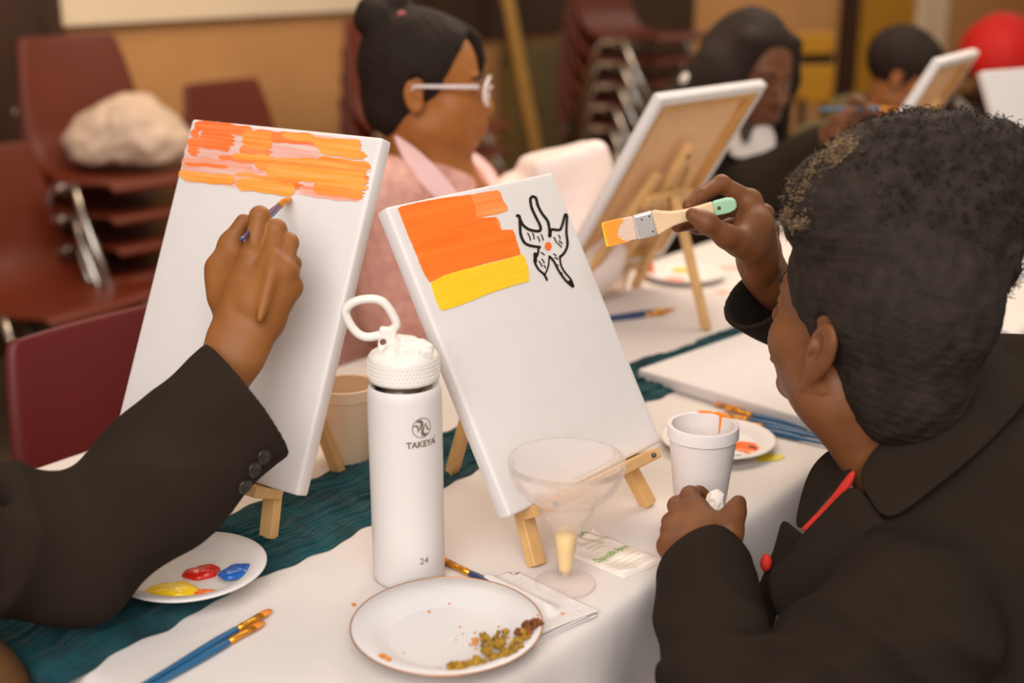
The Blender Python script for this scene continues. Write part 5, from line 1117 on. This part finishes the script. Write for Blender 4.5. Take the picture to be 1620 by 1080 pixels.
hair3 = body_obj('hair', B, M_hair, p3.t, 2)
def arm3(B): B.chain([npv(SL3), npv(dp(1190, 296, 2.86)), npv(dp(1296, 232, 2.815))], [.075, .062, .052], .03)
trunk(p3, 'jacket', M_black2, N3, SL3, SR3, hip3, 1.05, .0085, 52, .004, .062, arm3)
M_shirt = mat('white_shirt', (206, 196, 190), .8, var=.06, vscale=40, bump=.2)
sheet('shirt_front', p3, [[dp(1150, 198, 2.93), dp(1185, 205, 2.90), dp(1222, 190, 2.93)], [dp(1150, 225, 2.91), dp(1190, 230, 2.88), dp(1230, 220, 2.91)], [dp(1152, 252, 2.90), dp(1188, 252, 2.86), dp(1228, 246, 2.89)]], M_shirt, .008)
sheet('neck_scarf', p3, [[dp(1172, 192, 2.895), dp(1186, 194, 2.885), dp(1200, 190, 2.90)], [dp(1168, 208, 2.885), dp(1180, 212, 2.875), dp(1190, 206, 2.885)], [dp(1174, 226, 2.865), dp(1180, 228, 2.86), dp(1184, 224, 2.865)]], M_dark, .01)
mb = MB(); mb.sphere(dp(1092, 128, 2.95), .024, 12, 8, (1.1, .7, .9)); obj('white_hair_bow', mb, M_shirt, p3.t, smooth='all')
legs(p3, M_dark, hip3, DN*-1, DX)
brush('blue paintbrush with amber tip in the outstretched far hand', dp(1419, 172, 2.772), dp(1303, 173, 2.772), .17, mh=M_bblue, r=.0046, ferr=.02, bri=.018)
# person with short dark hair in olive
SK4 = skin('mid_brown', (150, 92, 50), (132, 80, 42))
F4 = Vector((.90, -.30, -.30)); R4 = frame(F4); c4 = dp(1425, 124, 3.76); N4 = dp(1395, 205, 3.78); SR4, SL4 = dp(1290, 235, 3.66), dp(1450, 240, 3.98); hip4 = Vector((c4.x-.1, c4.y+.1, .5))
p4 = Person('person with short dark hair and olive top behind the far canvas', (hip4.x, hip4.y, 0), SK4)
B, L4 = head_sdf(c4, R4, 1.0, .005, neck=tuple(N4)); p4.add(B, 2, lips=(L4((0, .098, -.062)), R4, (.022, .014, .014))); eyes(p4, L4, 1.0, R4, (0, 1, -.6))
B = Body(npv(N4)-.3, npv(N4)+.16, .014); B.ell(npv(N4)+npv((0, 0, -.2)), (.14, .13, .2), k=.03).cone(npv(N4), npv(N4)+npv((0, 0, -.1)), .055, .07, .03); p4.add(B); p4.build()
Rn4 = npv(R4); B = Body(npv(c4)-.17, npv(c4)+.19, .005); B.ell(L4((0, -.016, .056)), (.084, .106, .096), Rn4); B.ell(L4((0, .030, .068)), (.074, .068, .06), Rn4, .02); B.ell(L4((0, .125, -.03)), (.09, .088, .092), Rn4, .01, True); B.ell(L4((0, .06, -.085)), (.12, .085, .074), Rn4, .01, True)
for sx in (-1, 1): B.ell(L4((sx*.084, -.006, -.004)), (.022, .024, .036), Rn4, .004, True)
wrinkle(B, 61, .002, 150); body_obj('hair', B, M_hair, p4.t, 1)
M_olive = mat('olive_cloth', (84, 72, 42), .9, var=.12, vscale=14, bump=.2, bscale=160)
def arm4(B): B.chain([npv(SR4), npv(dp(1330, 320, 3.45)), npv(dp(1450, 300, 3.4))], [.075, .06, .05], .03); B.ell(npv(dp(1360, 175, 3.86)), (.11, .08, .05), k=.05)
trunk(p4, 'jacket', M_olive, N4, SL4, SR4, hip4, 1.05, .010, 62, .004, .060, arm4); legs(p4, M_dark, hip4, DN*-1, DX)
# person in a red cap
SK5 = skin('umber', (74, 46, 34), (62, 38, 28))
F5 = Vector((-.25, -.90, -.35)); R5 = frame(F5); c5 = dp(1578, 118, 4.2); N5 = dp(1575, 205, 4.28); SR5, SL5 = dp(1480, 250, 4.25), dp(1672, 250, 4.3); hip5 = Vector((c5.x, c5.y+.12, .5))
p5 = Person('person in a bright red head wrap above the blank canvas', (hip5.x, hip5.y, 0), SK5, M_lip2)
B, L5 = head_sdf(c5, R5, 1.08, .005, neck=tuple(N5)); p5.add(B, 2, lips=(L5((0, .098, -.062)), R5, (.022, .014, .014))); eyes(p5, L5, 1.08, R5, (0, 1, -.6))
B = Body(npv(N5)-.3, npv(N5)+.16, .014); B.ell(npv(N5)+npv((0, 0, -.2)), (.14, .13, .2), k=.03).cone(npv(N5), npv(N5)+npv((0, 0, -.1)), .055, .07, .03); p5.add(B); p5.build()
Rn5 = npv(R5); B = Body(npv(c5)-.22, npv(c5)+.24, .005); B.ell(L5((0, -.006, .062)), npv((.112, .130, .112))*1.15, Rn5); B.cut(L5((0, .09, .040)), npv(R5 @ Vector((0, -.28, -1))), .01)
B.cone(L5((.085, -.04, .03)), L5((.095, -.10, -.03)), .03, .02, .02); B.cone(L5((-.085, -.04, .03)), L5((-.095, -.10, -.03)), .03, .02, .02); wrinkle(B, 71, .003, 55)
body_obj('head_wrap', B, mat('red_satin', (178, 24, 18), .6, bump=.3, bscale=60, spec=.25), p5.t, 2)
trunk(p5, 'jacket', M_dark, N5, SL5, SR5, hip5, 1.08, .010, 72, .004, .060)
mb = MB(); mb.tube([dp(1512, 158, 4.14), dp(1530, 176, 4.12), dp(1552, 196, 4.10)], .014, 8); obj('grey_drawstring', mb, mat('grey_cord', (130, 118, 112), .8), p5.t, smooth='all')
legs(p5, M_dark, hip5, DN*-1, DX)
# ================================================================ the room behind
WS = 4.07
mb = MB(); mb.add([ts(-4, -3.2), ts(13, -3.2), ts(13, WS+.1), ts(-4, WS+.1)], [(0, 1, 2, 3)]); struct('floor', mb, M_floor)
UPZ = Vector((0, 0, 1)); AX = (DX, DN, UPZ)
def wbox(t0, t1, s0, s1, z0, z1): 
    mb = MB(); mb.box(ts((t0+t1)/2, (s0+s1)/2, (z0+z1)/2), ((t1-t0)/2, (s1-s0)/2, (z1-z0)/2), AX); return mb
def tw(px): d = _ray(px, 0); k = WS/(d @ np.array(DN)); return float(d @ np.array(DX))*k
struct('wall_back', wbox(-4, 13, WS, WS+.12, 0, 2.9), M_wall)
struct('wall_end', wbox(12.9, 13, -3.2, WS, 0, 2.9), M_wall)
struct('trim_1', wbox(tw(74), tw(600), WS-.05, WS, 1.088, 2.9), M_wall2, bevel=.006)
struct('trim_2', wbox(tw(-160), tw(73), WS-.09, WS, 0, 2.9), M_darkwood, bevel=.006)
struct('trim_3', wbox(tw(-700), tw(-170), WS-.06, WS, 0, 2.9), mat('door_brown', (58, 40, 26), .5, var=.2, vscale=8), bevel=.006)
M_sill = mat('dark_sill', (58, 36, 24), .5, var=.2, vscale=10)
struct('trim_4', wbox(tw(640), tw(905), WS-.06, WS, .93, 2.6), M_sill, bevel=.006)
struct('trim_5', wbox(tw(905), tw(1092), WS-.04, WS, 0, 2.6), mat('dark_panel', (64, 42, 26), .6, var=.2, vscale=8), bevel=.006)
struct('baseboard_back', wbox(-4, 13, WS-.015, WS, 0, .12), M_darkwood)
M_must = mat('mustard_door', (196, 140, 36), .5, var=.08, vscale=5)
struct('door_1', wbox(tw(1347), tw(1442), WS-.05, WS, .01, 2.1), M_must, bevel=.01)
struct('trim_6', wbox(tw(1330), tw(1346), WS-.09, WS, 0, 2.2), M_sill, bevel=.006)
struct('trim_7', wbox(tw(1443), tw(1458), WS-.09, WS, 0, 2.2), M_wall2, bevel=.006)
struct('trim_8', wbox(tw(1470), tw(1486), WS-.09, WS, 0, 2.2), M_wall2, bevel=.006)
# radiator
M_rad = mat('olive_radiator', (112, 92, 52), .5, var=.1, vscale=6)
t = thing('radiator', 'olive brown ribbed radiator on the wall under the dark sill', 'radiator', ts((tw(780)+tw(892))/2, WS-.1, .12))
ta, tb = tw(776), tw(895); n = 13
for k in range(n):
    tt = ta+(tb-ta)*(k+.5)/n; mb = MB(); w_ = (tb-ta)/n*.40
    mb.prism([(x*w_, z) for x, z in ((-1, .14), (-1, .86), (-.6, .90), (.6, .90), (1, .86), (1, .14), (.6, .10), (-.6, .10))], ts(tt, WS-.11, 0), DX, UPZ, -.06, .06); obj('radiator_column', mb, M_rad, t, bevel=.008)
mb = MB(); mb.tube([ts(ta-.03, WS-.11, .16), ts(tb+.03, WS-.11, .16)], .02, 10); mb.tube([ts(ta-.03, WS-.11, .84), ts(tb+.03, WS-.11, .84)], .02, 10); obj('pipe', mb, M_rad, t, merge=False)
q0, q1 = ts(tw(798), WS-.30, .0), ts(tw(752), WS-.075, 1.6)
t = thing('wooden_pole', 'slim yellowish wooden pole leaning on the wall left of the radiator', 'pole', q0); mb = MB(); mb.tube([q0, q1], .032, 12); obj('pole_shaft', mb, mat('yellow_wood', (190, 142, 70), .5, var=.08, vscale=10), t)
# ---------------------------------------------------------------- stacking shell chairs
M_shell = mat('maroon_plastic', (98, 37, 17), .42, var=.06, vscale=5, bump=.12, bscale=600, spec=.4)
M_shell2 = mat('maroon_plastic_deep', (98, 27, 27), .40, var=.06, vscale=5, bump=.12, bscale=600, spec=.4)
M_chrome = mat('chrome', (206, 198, 188), .14, metal=1)
def shell_mesh():
    prof = [(-.225, .405, .205), (-.222, .425, .212), (-.205, .437, .218), (-.15, .436, .222), (-.07, .428, .222), (.02, .424, .220), (.10, .430, .216), (.155, .450, .212), (.190, .490, .213), (.208, .545, .210), (.222, .61, .204), (.238, .68, .195), (.254, .745, .183), (.264, .785, .174), (.269, .803, .168), (.272, .811, .158)]
    rows = []; nx = 22
    for i, (y, z, w_) in enumerate(prof):
        row = []
        for j in range(nx+1):
            u = j/nx*2-1; a = abs(u); cv = .012*(1-u*u) if 2 < i < 8 else .004*(1-u*u); back = i >= 8
            x = w_*math.copysign(min(1, a*1.03), u); rim = max(0, (a-.93)/.07)
            yy, zz = y, z
            if back: yy += .018*(1-u*u)*.9+rim*.016
            else: zz += -cv*.8-rim*.020*min(1, max(0, (i-1)/4))
            row.append(Vector((x, yy, zz)))
        rows.append(row)
    mb = MB(); mb.grid(rows); return mb
def make_chair(label, group=None, m=None):
    t = thing('stacking_chair', label, 'chair', (0, 0, 0), group=group)
    o = obj('seat_shell', shell_mesh(), m or M_shell, t, smooth='all', world=False); s_ = o.modifiers.new('s', 'SOLIDIFY'); s_.thickness = .007; b_ = o.modifiers.new('sub', 'SUBSURF'); b_.levels = b_.render_levels = 1
    for sx in (-1, 1):
        mb = MB(); P = [(.245, -.285, .012), (.232, -.085, .345), (.228, -.062, .385), (.218, -.045, .403), (.205, -.01, .408), (.205, .03, .406), (.218, .065, .40), (.228, .08, .38), (.232, .10, .33), (.246, .235, .012)]
        mb.tube([(sx*x, y, z) for x, y, z in P], .0112, 10); lg = obj('leg_frame', mb, M_chrome, t, world=False, smooth='all')
        mb = MB(); mb.lathe([(.0005, 0), (.015, .0), (.0155, .02), (.012, .026), (.0005, .027)], (sx*.246, -.287, 0), 14); obj('foot_cap', mb, M_greymetal, lg, world=False)
        mb = MB(); mb.lathe([(.0005, 0), (.015, .0), (.0155, .02), (.012, .026), (.0005, .027)], (sx*.247, .236, 0), 14); obj('foot_cap', mb, M_greymetal, lg, world=False)
        mb = MB(); mb.tube([(sx*.242, -.015, .398), (sx*.242, .03, .398)], .016, 12); mb.tube([(sx*.21, .006, .398), (sx*.242, .006, .398)], .010, 8); obj('ganging_hook', mb, M_chrome, lg, world=False, merge=False)
        mb = MB(); mb.tube([(sx*.215, .252, .60), (sx*.215, .262, .60)], .009, 12); obj('screw', mb, M_metal, lg, world=False)
    mb = MB(); mb.tube([(-.2, .05, .404), (.2, .05, .404)], .010, 8); obj('cross_bar', mb, M_chrome, t, world=False)
    return t
chair0 = make_chair('maroon plastic chair alone at the left edge, half cut off by the picture')
used = [0]
def put(tt, ss, z, ang, label, group=None, m=None):
    o = chair0 if not used[0] else dup(chair0); used[0] = 1
    p_ = ts(tt, ss, z); o.location = p_; o.rotation_euler = (0, 0, ang); o['label'] = label
    if group: o['group'] = group
    elif 'group' in o.keys(): del o['group']
    if m is not None:
        for ch in o.children:
            if ch.name.startswith('seat_shell'): ch.data = ch.data.copy(); ch.data.materials[0] = m
    return o
FA = math.atan2(-DN.y, -DN.x)+pi/2                            # the chairs face the table
tmp = at(95, 455, -.30); tt, ss = tmp.dot(DX), tmp.dot(DN)
put(tt, ss, 0, FA+.12, 'maroon plastic chair alone at the left edge, half cut off by the picture')
put(1.06, 1.385, 0, FA, 'deep maroon chair tucked under the table, nearest the black sleeve', m=M_shell2)
STK = [(2.24, 3.34, 4, 'stack of maroon chairs that carries the plastic bag', ['topmost chair under the white plastic bag, tall stack at left', 'chair second from the top in the stack under the plastic bag', 'chair third from the top in the stack under the plastic bag', 'lowest chair in the stack under the plastic bag']),
       (2.86, 3.36, 2, 'low stack behind the tall canvas', ['topmost maroon chair of the low stack against the beige wall', 'lower maroon chair of the low stack against the beige wall']),
       (3.56, 3.32, 4, 'stack behind the person in glasses', ['topmost chair of the stack behind the person in glasses', 'chair second from the top behind the person in glasses', 'chair third from the top behind the person in glasses', 'lowest chair of the stack behind the person in glasses']),
       (4.78, 3.20, 7, 'tall stack beside the radiator', ['topmost chair of the tall stack right of the radiator', 'chair second from the top right of the radiator', 'chair third from the top right of the radiator', 'middle chair of the tall stack right of the radiator', 'chair third from the floor right of the radiator', 'chair second from the floor right of the radiator', 'lowest chair of the tall stack right of the radiator'])]
for (tt, ss, n, g, labs) in STK:
    for k in range(n):
        put(tt+.004*math.sin(k*2.1), ss-.012*k, .094*k, FA+.02*math.sin(k*1.7), labs[n-1-k], 'chairs in the '+g if n > 1 else None)
# white plastic bag on the tall stack
q = npv(dp(205, 214, 3.84)); B = Body(q-.30, q+.30, .008)
for (x, y, Y, r) in ((160, 220, 3.82, .085), (205, 205, 3.85, .11), (245, 225, 3.86, .10), (280, 245, 3.88, .05), (135, 230, 3.82, .05), (215, 180, 3.88, .07)): B.ell(npv(dp(x, y, Y)), (r, r, r*.85), k=.05)
P = B.pts(); B.D += (.026*np.abs(noise3(P, 14, 20, 2))+.012*np.abs(noise3(P, 17, 52, 2))-.016).astype(np.float32); B.cut((0, 0, .728), (0, 0, -1), .01)
o = body_obj('plastic_bag', B, mat('bag_white', (206, 180, 158), .5, bump=.3, bscale=50, var=.08, vscale=12, sss=0), None, 1); tag(o, 'crumpled white plastic bag lying on the tall stack of maroon chairs', 'bag')
# white crumpled bag on the far half of the table
q = npv(dp(885, 285, 2.24)); B = Body(q-.28, q+.28, .0055)
RB = Matrix.Rotation(-.25, 3, 'Y') @ Matrix.Rotation(.3, 3, 'Z'); B.boxs(npv(dp(905, 320, 2.24)), (.070, .05, .095), RB, .018, .02).boxs(npv(dp(850, 335, 2.24)), (.060, .045, .075), Matrix.Rotation(-.42, 3, 'Y'), .014, .015).cone(npv(dp(890, 340, 2.24)), npv(dp(890, 395, 2.20)), .09, .11, .02, flat=(0, 1, 0), fr=.6)
P = B.pts(); B.D += (.014*np.abs(noise3(P, 24, 24, 2))+.006*np.abs(noise3(P, 27, 60, 2))-.009).astype(np.float32); B.cut((0, 0, TZ+.001), (0, 0, -1), .006)
o = body_obj('plastic_bag', B, mat('bag_pinkish_white', (232, 214, 206), .5, bump=.2, bscale=50), None, 1); tag(o, 'white bag standing on the table between the flower canvas and bare canvas back', 'bag')
# mustard chair far behind
M_must2 = mat('mustard_seat', (206, 146, 30), .5)
b0 = dp(1278, 190, 7.4); b0.z = 0; t = thing('padded_chair', 'mustard yellow chair far behind the long haired person', 'chair', b0, rad(15))
zA = lambda y: dp(1278, y, 7.4).z
def lb(c, hf, nm, m, bv=.01): mb = MB(); mb.box(c, hf); obj(nm, mb, m, t, bevel=bv, world=False)
lb((0, .0, (zA(52)+zA(86))/2), (.125, .02, (zA(52)-zA(86))/2), 'backrest', M_must2); lb((-.01, -.05, (zA(102)+zA(162))/2), (.115, .025, (zA(102)-zA(162))/2), 'seat', M_must2)
lb((0, .03, (zA(86)+zA(102))/2), (.15, .015, .04), 'rail', M_dark, .004)
for x in (-.13, .13):
    for y in (-.16, .05): lb((x, y, zA(150)/2), (.016, .016, zA(150)/2), 'leg', M_dark, .003)
